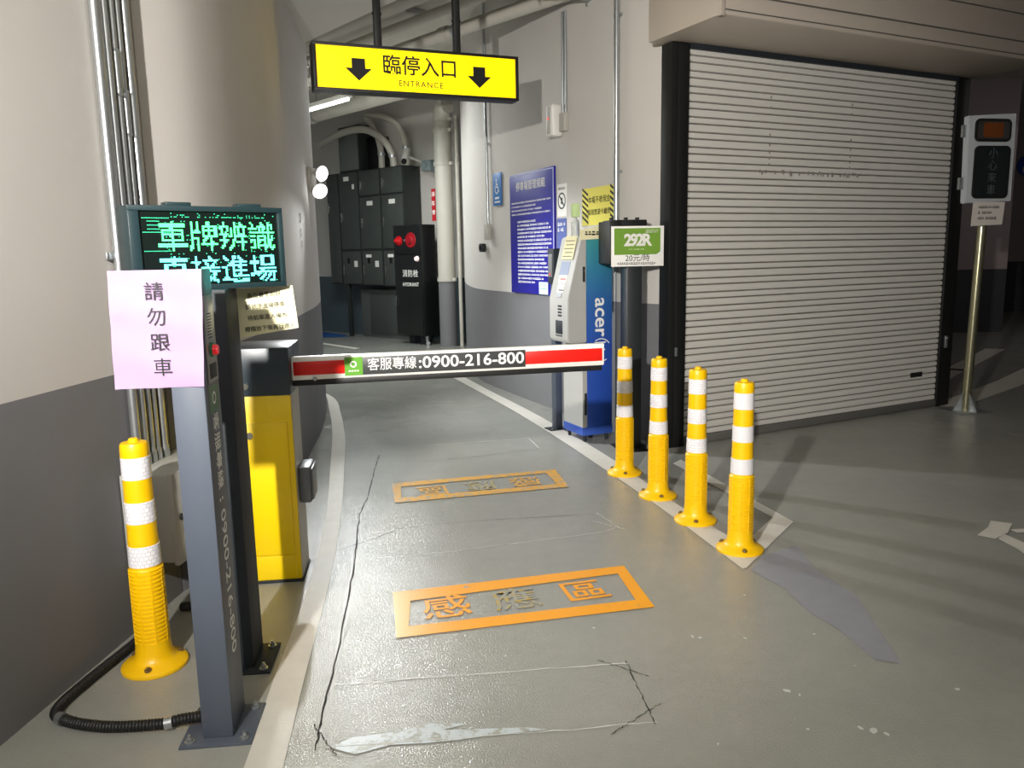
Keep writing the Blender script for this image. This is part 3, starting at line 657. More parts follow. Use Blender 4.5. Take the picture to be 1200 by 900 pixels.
bm = nb(); yprism(bm, [(-.105, .735), (-.092, .72), (.036, .72), (.036, 1.455), (.0, 1.455), (-.006, 1.44), (-.112, 1.03), (-.112, .75)], 0, KD); bmesh.ops.bevel(bm, geom=bm.edges[:], offset=.006, segments=2, affect='EDGES'); fr = obj('upper_front', bm, KS, kk)
bm = nb(); box(bm, -.004, .245, -.004, KD + .004, .05, .11, bev=.003); obj('plinth', bm, mat('plinth_blue', '3558b4', .4), kk)
for sx, sy in ((.03, .03), (.21, .03), (.03, KD - .03), (.21, KD - .03)):
    bm = nb(); cyl(bm, (sx, sy, 0), (sx, sy, .05), .012, seg=12); obj('foot', bm, CHARD, kk)
for par, z0, z1, xx in ((fr, 1.145, 1.25, .012), (ld, .20, .36, .022)):
    bm = nb(); box(bm, xx - .009, xx + .009, -.008, -.0, z0, z1, bev=.003); lk = obj('lock', bm, CHARD, par); bm = nb(); cyl(bm, (xx, -.011, z1 - .03), (xx, -.008, z1 - .03), .005, seg=12); obj('keyhole', bm, CHROME, lk)
# sloped screen: place along slope between (-.112,1.03) and (-.006,1.44)
sl = Vector((.106, 0, .41)); sln = sl.normalized(); out_ = Vector((-sln.z, 0, sln.x))
def on_slope(name, y0, y1, t0, t1, m, h=.004, par=None, hb=-.001):
    o = Vector((-.112, 0, 1.03)); bm = nb(); vs8 = []
    for hh in (hb, h):
        for y, tt in ((y0, t0), (y1, t0), (y1, t1), (y0, t1)):
            p = o + sl * tt + out_ * hh; vs8.append(bm.verts.new((p.x, y, p.z)))
    for q in ((0, 1, 2, 3), (4, 7, 6, 5), (0, 4, 5, 1), (1, 5, 6, 2), (2, 6, 7, 3), (3, 7, 4, 0)): bm.faces.new([vs8[i] for i in q])
    return obj(name, bm, m, par or fr)
on_slope('screen', .075, .205, .40, .62, mat('kiosk_screen', '98a2b8', .2, emit=.35))
on_slope('sticker', .08, .19, .26, .39, PAPERW); on_slope('sticker', .09, .18, .10, .24, PAPERW); on_slope('card_slot', .10, .16, .02, .09, mat('slot_grey', 'b5bac0', .3), .008)
on_slope('sticker', .09, .16, .13, .15, INK, .005); on_slope('sticker', .09, .17, .31, .34, mat('sticker_red', 'c07a70', .5), .005)
bm = nb()
for k in range(4): box(bm, -.1145, -.111, .095, .15, .905 + k * .022, .917 + k * .022)
obj('vent_slots', bm, CHARD, fr)
bm = nb(); box(bm, -.115, -.111, .085, .185, .78, .875, bev=.004); box(bm, -.118, -.114, .09, .18, .765, .772); obj('outlet_window', bm, CHARD, fr)
text('lettering', 'acer', .15, PAPERW, kk, (.15, -.0015, .895), (R(90), R(90), 0), bold=.002, shear=.0, sx=1.05, label='white letters running down the blue side')
text('lettering', '| i', .10, PAPERW, kk, (.15, -.0015, .69), (R(90), R(90), 0), bold=.001)
bm = nb()
for k in range(24):
    for a0, a1 in ((35, 125), (215, 305)):
        a = R(a0 + (a1 - a0) * k / 24); b = R(a0 + (a1 - a0) * (k + 1) / 24)
        face_prism(bm, [(.15 + (.078 + wv) * math.cos(an), .66 + (.078 + wv) * math.sin(an)) for wv, an in ((0, a), (.006, a), (.006, b), (0, b))], -.0015, .0005)
obj('emblem', bm, PAPERW, kk)
# notices on the kiosk
kn = thing('paper_notice', 'cream note stuck to the sloping top of the payment kiosk screen', 'notice', (.5, 5.545, 0), 24)
CRM = mat('cream_note', 'efe9bf', .7)
pc = on_slope('sheet', .045, .215, .66, 1.05, CRM, .0085, kn, .007)
for k in range(5): on_slope('print_line', .065, .20 - .02 * (k % 2), .70 + .065 * k, .715 + .065 * k, mat('faint_ink', '8a8460', .7), .009, kn)
kn2 = thing('paper_notice', 'pale yellow strip notice along the top edge of the payment kiosk', 'notice', (.5, 5.545, 0), 24)
bm = nb(); face_prism(bm, [(-.02, 1.43), (.238, 1.445), (.238, 1.54), (-.02, 1.50)], -.008, -.0065); obj('sheet', bm, CRM, kn2)
strokes('print_line', .02, .15, 1.478, .05, 1, .034, INK, kn2, -.0088, 4)
bm = nb(); B0 = thing('pump_bottle', 'clear bottle with a pale green top standing on the payment kiosk', 'bottle', (.5, 5.545, 1.455), 24)
bm = nb(); lathe(bm, [(.028, .0), (.03, .006), (.03, .10), (.022, .12), (.011, .128), (.011, .14)], 24, c=(.06, .20)); obj('bottle', bm, mat('clear_plastic', 'e8ece8', .15, trans=.6), B0)
bm = nb(); box(bm, .035, .085, .175, .225, .14, .235, bev=.006); obj('pump_top', bm, mat('pale_green', 'cfe8a8', .5), B0)

# thin reader post by the kiosk
kp = thing('reader_post', 'slim dark post with a small card reader between the kiosk and the blue rule board', 'post', (.345, 6.02, 0), 24)
bm = nb(); box(bm, -.028, .028, -.035, .035, .008, 1.20, bev=.003); obj('post', bm, CHAR, kp)
bm = nb(); box(bm, -.085, .06, -.06, .06, 0, .008); obj('base_plate', bm, CHARD, kp)
for s in (-.065, .042):
    bm = nb(); cyl(bm, (s, -.045, .008), (s, -.045, .022), .007, seg=6); obj('bolt', bm, STEEL, kp)
bm = nb(); box(bm, -.045, .03, -.05, .045, 1.12, 1.38, bev=.005); rd = obj('reader', bm, CHARD, kp)
bm = nb(); box(bm, -.049, -.044, -.03, .03, 1.17, 1.34, bev=.002); obj('reader_face', bm, mat('reader_grey', '77787a', .4), rd)
bm = nb(); cyl(bm, (-.052, .0, 1.19), (-.048, .0, 1.19), .008, seg=12); obj('indicator', bm, mat('indicator_red', 'e04030', .4, emit=.8), rd)

# ------------------------------------------------------------------ rate sign post
rp = thing('camera_post', 'black post with a boxy black camera housing behind the delineators', 'camera post', (.79, 5.36, 0), 10)
bm = nb(); box(bm, -.022, .082, -.05, .09, .01, 1.27, bev=.004); obj('post', bm, mat('post_black', '25292c', .4), rp)
bm = nb(); box(bm, -.08, .14, -.11, .13, 0, .01, bev=.002); obj('base_plate', bm, BLACK, rp)
for s, q in ((-.055, -.085), (.115, -.085), (.115, .105)):
    bm = nb(); cyl(bm, (s, q, .01), (s, q, .03), .009, seg=6); cyl(bm, (s, q, .03), (s, q, .04), .005, seg=8); obj('bolt', bm, STEEL, rp)
bm = nb(); box(bm, -.12, .125, -.02, .19, 1.262, 1.555, bev=.006); cb_ = obj('camera_housing', bm, BLACK, rp)
bm = nb(); box(bm, -.145, -.07, -.055, .20, 1.27, 1.548, bev=.004); obj('hood', bm, BLACK, cb_)
bm = nb()
for s in (-.10, .0, .08): cyl(bm, (s, .05, 1.555), (s, .05, 1.572), .014, seg=12)
obj('bracket', bm, BLACK, cb_)
rs = thing('rate_sign', 'green and white hourly rate sign on the black camera post', 'sign', (.74, 5.3, 0), 10)
bm = nb(); box(bm, -.075, .287, -.012, -.006, 1.25, 1.512, bev=.002); pl = obj('sheet', bm, PAPERW, rs)
bm = nb(); face_prism(bm, [(-.055, 1.327), (.235, 1.327), (.262, 1.345), (.262, 1.498), (-.055, 1.498)], -.0135, -.012); gp_ = obj('green_field', bm, mat('rate_green', '719a33', .5), pl)
text('logo_lettering', '292R', .105, WHITE, gp_, (.105, -.0142, 1.418), bold=.004, space=.78)
strokes('small_print', .045, .15, 1.362, .02, 1, .010, mat('pale_green_ink', 'c5d8a0', .5), gp_, -.0142, 7)
strokes('small_print', .16, .25, 1.484, .012, 2, .008, WHITE, gp_, -.0142, 8)
text('lettering', '20元/時', .052, INK, pl, (.105, -.0128, 1.302))
strokes('small_print', -.035, .25, 1.270, .02, 1, .019, mat('grey_ink', '6a6a6a', .6), pl, -.0128, 9)

# ------------------------------------------------------------------ things on the right wall (u along the wall towards the camera)
WP = (.334, 6.869, 0); WAZ = -66
BLUE = mat('board_blue', '221f94', .4, var=.03); NAVYE = mat('board_edge', '17184a', .4)
bd_ = thing('rule_board', 'large dark blue notice board filled with white rules on the right wall', 'notice board', WP, WAZ)
bm = nb(); box(bm, -.74, .155, -.022, -.002, .99, 2.055, bev=.003); obj('board', bm, BLUE, bd_)
bm = nb()
for a in ((-.735, .15, 2.035, 2.045), (.137, .15, 1.0, 2.035)): box(bm, a[0], a[1], -.0235, -.022, a[2], a[3])
obj('border', bm, mat('border_pale', 'b9bce0', .4), bd_)
text('lettering', '停車場管理規範', .085, PAPERW, bd_, (-.30, -.0235, 1.935), bold=.0004)
strokes('small_print', -.70, .10, 1.80, .034, 4, .016, PAPERW, bd_, -.0232, 21)
strokes('small_print', -.58, .10, 1.63, .0335, 17, .020, PAPERW, bd_, -.0232, 22)
bm = nb(); box(bm, -.14, .03, -.026, -.0225, .995, 1.10); t = thing('paper_notice', 'pale mint note stuck to the lower corner of the blue rule board', 'notice', WP, WAZ); obj('sheet', bm, mat('mint_paper', 'd3efe4', .6), t); strokes('print_line', -.12, .0, 1.075, .03, 2, .014, mat('mint_ink', '6fa08c', .6), t, -.0268, 31)
ws = thing('wheelchair_sign', 'small blue wheelchair sign on the right wall beside a thin conduit', 'sign', WP, WAZ)
bm = nb(); box(bm, -1.17, -.965, -.008, -.002, 1.81, 2.115, bev=.001); obj('plate', bm, mat('sign_blue', '2f6fb4', .4), ws)
def wheelchair(name, cx, cz, s, m, par, y):
    bm = nb()
    for k in range(20):
        a, b = R(120 + 270 * k / 20), R(120 + 270 * (k + 1) / 20)
        face_prism(bm, [(cx + q * math.cos(an), cz - .25 * s + q * math.sin(an)) for q, an in ((.32 * s, a), (.42 * s, a), (.42 * s, b), (.32 * s, b))], y, y + .001)
    face_prism(bm, [(cx + .13 * s * math.cos(k / 12 * 6.283) - .05 * s, cz + .62 * s + .13 * s * math.sin(k / 12 * 6.283)) for k in range(12)], y, y + .001)
    for p in ([(-.1, .45), (.02, .45), (.05, -.05), (-.07, -.05)], [(-.02, .25), (.3, .25), (.3, .16), (-.02, .16)], [(-.05, .02), (.36, .02), (.36, -.1), (-.05, -.1)], [(.26, .0), (.38, .0), (.55, -.5), (.43, -.5)]):
        face_prism(bm, [(cx + a * s, cz + b * s) for a, b in p], y, y + .001)
    return obj(name, bm, m, par)
wheelchair('wheelchair_symbol', -1.075, 1.985, .10, WHITE, ws, -.0095)
bm = nb(); face_prism(bm, [(-1.13, 1.835), (-1.0, 1.835), (-1.0, 1.85), (-1.13, 1.85)], -.0095, -.008); face_prism(bm, [(-1.12, 1.87), (-1.02, 1.87), (-1.02, 1.89), (-1.12, 1.89)], -.0095, -.008); obj('print_line', bm, WHITE, ws)
ns = thing('no_smoking_notice', 'small white sheet with a round emblem right of the blue rule board', 'notice', WP, WAZ)
bm = nb(); box(bm, .18, .345, -.006, -.002, 1.64, 1.90); obj('sheet', bm, PAPERW, ns)
bm = nb()
for k in range(28):
    a, b = 2 * math.pi * k / 28, 2 * math.pi * (k + 1) / 28
    face_prism(bm, [(.262 + q * math.cos(an), 1.765 + q * math.sin(an)) for q, an in ((.055, a), (.066, a), (.066, b), (.055, b))], -.0075, -.006)
face_prism(bm, [(.222, 1.80), (.230, 1.808), (.302, 1.73), (.294, 1.722)], -.0075, -.006); face_prism(bm, [(.25, 1.74), (.275, 1.74), (.275, 1.79), (.25, 1.79)], -.0075, -.006)
obj('emblem', bm, mat('dark_ink', '2f3338', .6), ns)
strokes('print_line', .20, .33, 1.865, .02, 1, .02, mat('grey_ink', '6a6a6a', .6), ns, -.0075, 33)
bs = thing('paper_notice', 'small blue sheet under the white emblem sheet on the right wall', 'notice', WP, WAZ)
bm = nb(); box(bm, .17, .335, -.006, -.002, 1.37, 1.625); obj('sheet', bm, mat('sheet_blue', '5c6aa8', .5), bs); strokes('print_line', .19, .31, 1.58, .045, 2, .03, PAPERW, bs, -.0075, 34)
yn = thing('warning_notice', 'yellow notice with black diagonal stripes on the right wall above the kiosk', 'notice', WP, WAZ)
bm = nb(); box(bm, .60, 1.12, -.006, -.002, 1.55, 1.83); obj('sheet', bm, mat('notice_yellow', 'eadf62', .55), yn)
bm = nb()
for x0 in (.605, 1.02):
    for k in range(6):
        z0 = 1.56 + k * .042
        face_prism(bm, [(x0, z0 + .05), (x0 + .09, z0), (x0 + .09, z0 + .018), (x0, z0 + .068)], -.0072, -.006)
obj('stripe', bm, INK, yn)
text('lettering', '本場不收現金', .055, INK, yn, (.86, -.0075, 1.735)); text('lettering', '採用悠遊卡繳費', .048, INK, yn, (.86, -.0075, 1.645))
def wall_conduit(label, u, r, z0, z1, straps, extra=None):
    t = thing('conduit', label, 'conduit', WP, WAZ)
    bm = nb(); cyl(bm, (u, -r - .004, z0), (u, -r - .004, z1), r, seg=16); obj('pipe', bm, STEEL, t)
    for s in straps:
        bm = nb(); cyl(bm, (u, -r - .004, s), (u, -r - .004, s + .02), r + .003, seg=16); box(bm, u - r - .02, u + r + .02, -.006, -.001, s, s + .02); obj('strap', bm, STEEL, t)
    return t
t = wall_conduit('thin steel conduit ending in a switch box left of the blue rule board', -1.285, .014, 1.63, 3.7, (2.4,))
bm = nb(); box(bm, -1.325, -1.245, -.05, -.002, 1.49, 1.64, bev=.004); obj('switch_box', bm, mat('switch_grey', 'b0aea6', .5), t)
t = thing('wall_camera', 'small round black device on the right wall below the switch box', 'camera', WP, WAZ)
bm = nb(); face_prism(bm, rrect(-1.50, -1.39, 1.37, 1.455, .035), -.04, -.002); obj('body', bm, BLACKR, t); bm = nb(); cyl(bm, (-1.445, -.046, 1.412), (-1.445, -.038, 1.412), .02, seg=18); obj('lens', bm, mat('lens_glass', '1b1b20', .1), t)
t = wall_conduit('pair of slim conduits dropping from the ceiling to a white box on the right wall', .315, .011, 2.42, 3.2, ())
bm = nb(); cyl(bm, (.36, -.015, 2.42), (.36, -.015, 3.2), .011, seg=14); obj('pipe', bm, STEEL, t)
bm = nb(); box(bm, .30, .385, -.045, -.002, 2.30, 2.44, bev=.004); obj('switch_box', bm, mat('switch_grey', 'b0aea6', .5), t)
t = thing('sounder_box', 'white wall unit with a small red light high on the right wall', 'alarm unit', WP, WAZ)
bm = nb(); box(bm, .17, .29, -.10, -.002, 2.27, 2.52, bev=.02, seg=3); h = obj('housing', bm, WHITE, t)
bm = nb(); box(bm, .205, .255, -.106, -.099, 2.29, 2.50, bev=.003); obj('front_strip', bm, mat('strip_grey', 'a9a7a0', .5), h)
bm = nb(); cyl(bm, (.23, -.11, 2.41), (.23, -.105, 2.41), .012, seg=12); obj('indicator', bm, mat('indicator_red', 'e04030', .4, emit=.8), h)
wall_conduit('tall steel conduit at the corner of the right wall above the black camera post', 1.135, .02, 1.2, 3.7, (1.9, 2.95))

# ------------------------------------------------------------------ end of the lane: cabinets, hydrant, pipes
BP = (-.9, 11.9, 0); BAZ = -42
KC = mat('cabinet_black', '2b302f', .38, var=.08, scale=5); KC2 = mat('cabinet_face', '444947', .36, var=.1, scale=5)
def cab(label, u0, u1, z0, rows, z1, y0=0.0, y1=.34, leg=()):
    t = thing('electrical_cabinet', label, 'cabinet', BP, BAZ, 'black electrical cabinets')
    bm = nb(); box(bm, u0, u1, y0, y1, z0, z1, bev=.004); obj('body', bm, KC, t)
    for k, (a, b, hs, tags) in enumerate(rows):
        bm = nb(); box(bm, u0 + .02, u1 - .02, y0 - .018, y0, a, b, bev=.005); d = obj('door', bm, KC2, t)
        bm = nb(); hz = a + (b - a) * (.42 if hs == 0 else hs); hh = min(.16, (b - a) * .4); box(bm, u0 + .05, u0 + .075, y0 - .032, y0 - .018, hz - hh / 2, hz + hh / 2, bev=.004); obj('handle', bm, CHROME, d)
        for (tx, tz, tw, th, dark) in tags:
            bm = nb(); x = u0 + (u1 - u0) * tx; z = a + (b - a) * tz; box(bm, x - tw / 2, x + tw / 2, y0 - .021, y0 - .018, z - th / 2, z + th / 2); obj('label_plate' if not dark else 'meter_window', bm, PAPERW if not dark else INK, d)
    for x in leg:
        bm = nb(); box(bm, x - .03, x + .03, y0 + .02, y0 + .08, 0, z0, bev=.003); obj('leg', bm, KC, t)
    return t
low = [(.35, .72, .06, .09, 1), (.72, .62, .09, .10, 0)]
cab('narrow black electrical cabinet, farthest left of the bank', -2.94, -2.60, .89, [(.91, 2.70, .7, [])], 2.72)
cab('black electrical cabinet with a tall upper door and two paper tags', -2.595, -2.06, .885, [(.90, 1.43, 0, low), (1.47, 2.70, .42, [(.42, .93, .14, .07, 0), (.75, .82, .06, .08, 0)])], 2.72, leg=(-2.52,))
cab('middle black electrical cabinet with three stacked doors', -2.055, -1.505, .875, [(.89, 1.43, 0, low + [(.35, .86, .14, .05, 0)]), (1.47, 2.29, .5, [(.5, .88, .15, .07, 0)]), (2.32, 2.70, 0, [])], 2.72)
cab('black electrical cabinet next to the hydrant with three stacked doors', -1.50, -.95, .865, [(.88, 1.43, 0, low[:1] + [(.35, .86, .14, .05, 0)]), (1.47, 2.29, .5, [(.5, .88, .15, .07, 0)]), (2.32, 2.70, 0, [])], 2.72)
t = thing('electrical_cabinet', 'plain grey cabinet standing on top of the black electrical bank', 'cabinet', BP, BAZ)
bm = nb(); box(bm, -2.6, -2.05, .04, .34, 2.722, 3.45, bev=.004); b_ = obj('body', bm, KC, t); bm = nb(); box(bm, -2.57, -2.08, .025, .04, 2.75, 3.42, bev=.004); obj('door', bm, mat('upper_door_grey', '6a6f6c', .4, var=.08), t)
bm = nb(); box(bm, -2.045, -1.66, .20, .34, 2.73, 3.24, bev=.004); obj('dark_recess_block', bm, BLACK, t)  # solid black block stands in for the darkness of an open recess
t = thing('equipment_cabinet', 'dark recessed cabinet under the electrical bank behind its leg', 'cabinet', BP, BAZ)
bm = nb(); box(bm, -2.35, -.95, .16, .345, .0, .80, bev=.004); obj('body', bm, mat('recess_grey', '5a5e5c', .5), t)
bm = nb(); box(bm, -2.10, -1.15, .145, .16, .06, .74, bev=.003); obj('panel', bm, mat('recess_dark', '464a49', .5), t)
hy = thing('hydrant_cabinet', 'black fire hydrant cabinet with red bell and lamp at the end of the lane', 'hydrant cabinet', BP, BAZ)
HK = mat('hydrant_black', '17191a', .3)
HF = -.26
bm = nb(); box(bm, -.93, -.30, HF, .02, .14, 1.80, bev=.006); obj('housing', bm, HK, hy)
for a, b in ((1.37, 1.78), (.16, 1.355)):
    bm = nb(); box(bm, -.915, -.315, HF - .015, HF, a, b, bev=.004); d = obj('door', bm, HK, hy)
text('lettering', '消防栓', .115, PAPERW, d, (-.56, HF - .016, 1.075), bold=.0008, space=1.1); text('lettering', 'HYDRANT', .078, PAPERW, d, (-.555, HF - .016, .915), bold=.001)
bm = nb(); box(bm, -.90, -.885, HF - .03, HF - .015, .60, .74, bev=.003); obj('handle', bm, CHROME, d)
bm = nb(); cyl(bm, (-.79, HF - .015, 1.57), (-.79, HF - .04, 1.57), .075, .065, 24); cyl(bm, (-.79, HF - .04, 1.57), (-.79, HF - .10, 1.57), .055, .02, 24); obj('alarm_lamp', bm, mat('alarm_red', 'c4121c', .25), hy, label='red alarm lamp')
bm = nb(); cyl(bm, (-.52, HF - .015, 1.575), (-.52, HF - .03, 1.575), .115, .105, 28); cyl(bm, (-.52, HF - .03, 1.575), (-.52, HF - .06, 1.575), .07, .05, 24); box(bm, -.565, -.475, HF - .068, HF - .06, 1.55, 1.60); obj('alarm_bell', bm, mat('bell_red', '9e1420', .3), hy, label='round red bell')
bm = nb(); cyl(bm, (-.655, HF - .015, 1.575), (-.655, HF - .025, 1.575), .018, seg=14); obj('button', bm, STEEL, hy)
bm = nb(); cyl(bm, (-.39, HF - .015, 1.30), (-.39, HF - .05, 1.30), .042, .03, 18); obj('indicator_lamp', bm, mat('lamp_pink', 'f0d8d4', .3, emit=.5), hy)
bm = nb(); cyl(bm, (-.40, -.12, .03), (-.40, -.12, .14), .03, seg=12); cyl(bm, (-.40, -.12, .03), (-.32, -.18, .03), .03, seg=12); obj('drain_valve', bm, STEEL, hy)
bm = nb()
for s in (-.75, -.5): box(bm, s - .06, s + .06, -.12, -.02, 0, .14)
obj('foot', bm, CHARD, hy)
vp = thing('riser_pipe', 'thick cream vertical pipe with a red tag right of the hydrant', 'pipe', BP, BAZ)
bm = nb(); tube(bm, [(0, -.05, .98), (0, -.05, 3.15)] , .128, 24); tube(bm, smooth_path([(0, -.05, 3.15), (0, -.05, 3.3), (.03, -.05, 3.40), (.08, -.05, 3.45), (.12, -.05, 3.46)], 5), .125, 24); obj('pipe', bm, PIPE, vp)
bm = nb(); cyl(bm, (0, -.05, 0), (0, -.05, .98), .128, seg=24); obj('lower_pipe', bm, BAND, vp, label='lower pipe length painted dark grey')
for z in (.98, 2.64, 3.1, 3.25):
    bm = nb(); cyl(bm, (0, -.05, z - .02), (0, -.05, z + .035), .142, seg=24); box(bm, -.185, -.14, -.07, -.03, z - .015, z + .03, bev=.003); box(bm, .14, .185, -.07, -.03, z - .015, z + .03, bev=.003); obj('pipe_clamp', bm, PIPE, vp)
bm = nb(); box(bm, -.155, -.075, -.162, -.155, 1.84, 2.30); rt = obj('red_tag', bm, mat('tag_red', 'b3202c', .4), vp)
for k, ch in enumerate('消防管'): text('lettering', ch, .07, PAPERW, rt, (-.115, -.1635, 2.22 - k * .13), bold=.001)
vp2 = thing('riser_pipe', 'slim vertical pipe close beside the thick cream riser', 'pipe', BP, BAZ)
bm = nb(); cyl(bm, (.20, .03, 0), (.20, .03, 3.3), .028, seg=14); obj('pipe', bm, PIPE, vp2); bm = nb(); cyl(bm, (.20, .03, 2.62), (.20, .03, 2.67), .036, seg=14); obj('pipe_clamp', bm, PIPE, vp2)
for lab, pts, r in (('fat grey hose arching down into the top of the middle electrical cabinet', [(-3.0, -.05, 3.22), (-2.3, -.07, 3.34), (-1.75, -.04, 3.32), (-1.42, .05, 3.12), (-1.33, .12, 2.9), (-1.32, .14, 2.725)], .055),
                    ('grey hose arching down into the top of the cabinet beside the hydrant', [(-1.98, .18, 3.6), (-1.5, .18, 3.5), (-1.2, .2, 3.3), (-1.07, .18, 3.0), (-1.05, .18, 2.725)], .05),
                    ('pale hose dropping into the electrical bank behind the fat arching hose', [(-1.93, .12, 3.52), (-1.82, .12, 3.44), (-1.66, .12, 3.2), (-1.60, .12, 2.95), (-1.60, .12, 2.725)], .05)):
    bm = nb(); tube(bm, smooth_path(pts, 8), r, 16); o = obj('cable_hose', bm, PIPE, None, BP, (0, 0, R(BAZ))); tag(o, lab, 'hose', 'hoses above the electrical cabinets')
    bm = nb(); e = pts[-2]; cyl(bm, (e[0], e[1], e[2] - .02), (e[0] + .004, e[1], e[2] + .02), r + .01, seg=16); obj('clamp', bm, STEEL, o)
cv = thing('security_camera', 'white bullet security camera beside the top of the electrical bank', 'camera', BP, BAZ)
bm = nb(); cyl(bm, (-.80, -.02, 2.92), (-.66, -.22, 2.74), .045, seg=20); h = obj('housing', bm, WHITE, cv); bm = nb(); cyl(bm, (-.66, -.22, 2.74), (-.645, -.24, 2.72), .04, seg=20); obj('lens', bm, INK, h)
bm = nb(); cyl(bm, (-.70, .325, 2.72), (-.70, -.06, 2.80), .018, seg=12); cyl(bm, (-.70, .33, 2.72), (-.70, .30, 2.72), .05, seg=16); obj('bracket', bm, WHITE, cv)
bm = nb(); box(bm, -.62, -.42, .08, .33, 2.60, 2.76, bev=.02); cyl(bm, (-.56, .07, 2.68), (-.56, .085, 2.68), .05, seg=18); t = obj('emergency_light', bm, mat('lamp_body_grey', '7d8a8c', .3), None, BP, (0, 0, R(BAZ))); tag(t, 'small grey lamp unit below the bullet camera by the electrical bank', 'lamp')

# floodlight with two heads on the lane wall
fl = thing('floodlight', 'twin round floodlight glowing on the rounded lane wall', 'lamp', (-1.49, 6.27, 1.93), 0)
GLOW = mat('lamp_glow', 'ffffff', .4, emit=14)
bm = nb(); box(bm, -.045, .0, -.09, .09, -.10, .10, bev=.012); obj('housing', bm, WHITE, fl)
for y, z, d in ((-.02, .06, Vector((.80, -.55, -.25))), (-.04, -.06, Vector((.55, -.75, -.45)))):
    d = d.normalized(); c0 = Vector((.03, y, z)); bm = nb(); cyl(bm, c0, c0 + d * .06, .03, .062, 24); cyl(bm, (-.02, y, z), c0 + d * .01, .012, seg=10); hd_ = obj('lamp_head', bm, WHITE, fl)
    bm = nb(); cyl(bm, c0 + d * .058, c0 + d * .064, .057, .05, 24); obj('lens', bm, GLOW, hd_)

# ------------------------------------------------------------------ ceiling services
PD = Vector((.682, -.731, 0))
def cpipe(label, p, t0, t1, r, z, name='ceiling_pipe', couplings=(.3, .7), m=PIPE):
    a = Vector((*p, z)) + PD * t0; b = Vector((*p, z)) + PD * t1
    t = thing(name, label, 'pipe', a, -47, 'pipes under the lane ceiling'); L = (b - a).length
    bm = nb(); cyl(bm, (0, 0, 0), (L, 0, 0), r, seg=22); obj('pipe', bm, m, t)
    for c_ in couplings:
        bm = nb(); cyl(bm, (L * c_ - .05, 0, 0), (L * c_ + .05, 0, 0), r + .012, seg=22); obj('coupling', bm, m, t)
        bm = nb(); cyl(bm, (L * c_ + .15, 0, r), (L * c_ + .15, 0, 3.75 - z), .006, seg=8); cyl(bm, (L * c_ + .135, 0, 0), (L * c_ + .165, 0, 0), r + .005, seg=22); obj('hanger', bm, STEEL, t)
    return t
cpipe('cream ceiling pipe running lowest along the right wall', (-.31, 7.17), -5.2, 1.30, .055, 3.265, couplings=(.35, .75))
cpipe('slimmer ceiling pipe just left of the lowest pipe above the hanging sign', (-.30, 6.62), -5.5, 2.0, .04, 3.30, couplings=(.4, .8))
cpipe('fattest cream ceiling pipe behind the hanger rods of the entrance sign', (-.68, 6.75), -4.4, 1.6, .085, 3.42, couplings=(.45, .85))
cpipe('thick ceiling pipe passing below the entrance sign at the far end', (-1.9, 10.75), -2.6, 1.9, .10, 3.32, couplings=(.3,))
cpipe('ceiling pipe next to the rounded wall at the far end of the lane', (-2.2, 9.9), -2.6, 1.8, .07, 3.45, couplings=(.5,))
cpipe('thin dark cable pipe between the ceiling pipes above the sign', (-.46, 6.66), -4.2, 1.9, .018, 3.50, couplings=(.6,), m=CHARD)
t = thing('cable_tray', 'wide flat steel cable tray above the hanger rods of the entrance sign', 'cable tray', (-3.6, 10.2, 3.40), -47)
bm = nb(); box(bm, 0, 5.6, -.15, .15, 0, .012); box(bm, 0, 5.6, -.15, -.14, 0, .09); box(bm, 0, 5.6, .14, .15, 0, .09); obj('tray', bm, PIPE, t)
for x in (1.2, 2.7, 4.2):
    bm = nb(); box(bm, x - .02, x + .02, -.2, .2, -.04, 0)
    for sy in (-.18, .18): cyl(bm, (x, sy, -.04), (x, sy, .348), .006, seg=8)
    obj('hanger', bm, STEEL, t)
hg = thing('strut_hanger', 'slotted steel strut carrying the ceiling pipes near the right wall', 'bracket', (.15, 5.88, 3.185), 34)
bm = nb(); box(bm, 0, .62, -.02, .02, -.02, .02, bev=.002); st = obj('strut', bm, STEEL, hg)
bm = nb()
for k in range(11): box(bm, .03 + k * .054, .06 + k * .054, -.0215, -.0195, -.006, .006)
obj('slots', bm, INK, st)
for x in (.02, .54):
    bm = nb(); cyl(bm, (x, 0, -.06), (x, 0, .562), .006, seg=8); obj('rod', bm, STEEL, hg)
TUBE = mat('tube_glow', 'f4fffb', .4, emit=5)
for k, (p, lab) in enumerate((((-1.70, 8.70, 3.2), 'lit tube lamp just behind the left end of the entrance sign'), ((-2.25, 10.2, 3.18), 'lit tube lamp at the far end of the lane ceiling'))):
    t = thing('tube_lamp', lab, 'lamp', p, -47, 'tube lamps under the lane ceiling')
    bm = nb(); box(bm, -.6, .6, -.04, .04, .02, .07, bev=.004); obj('batten', bm, WHITE, t)
    bm = nb(); cyl(bm, (-.57, 0, 0), (.57, 0, 0), .016, seg=14); obj('tube', bm, TUBE, t)
    for x in (-.5, .5):
        bm = nb(); cyl(bm, (x, 0, .07), (x, 0, 3.75 - p[2]), .005, seg=8); obj('hanger', bm, STEEL, t)

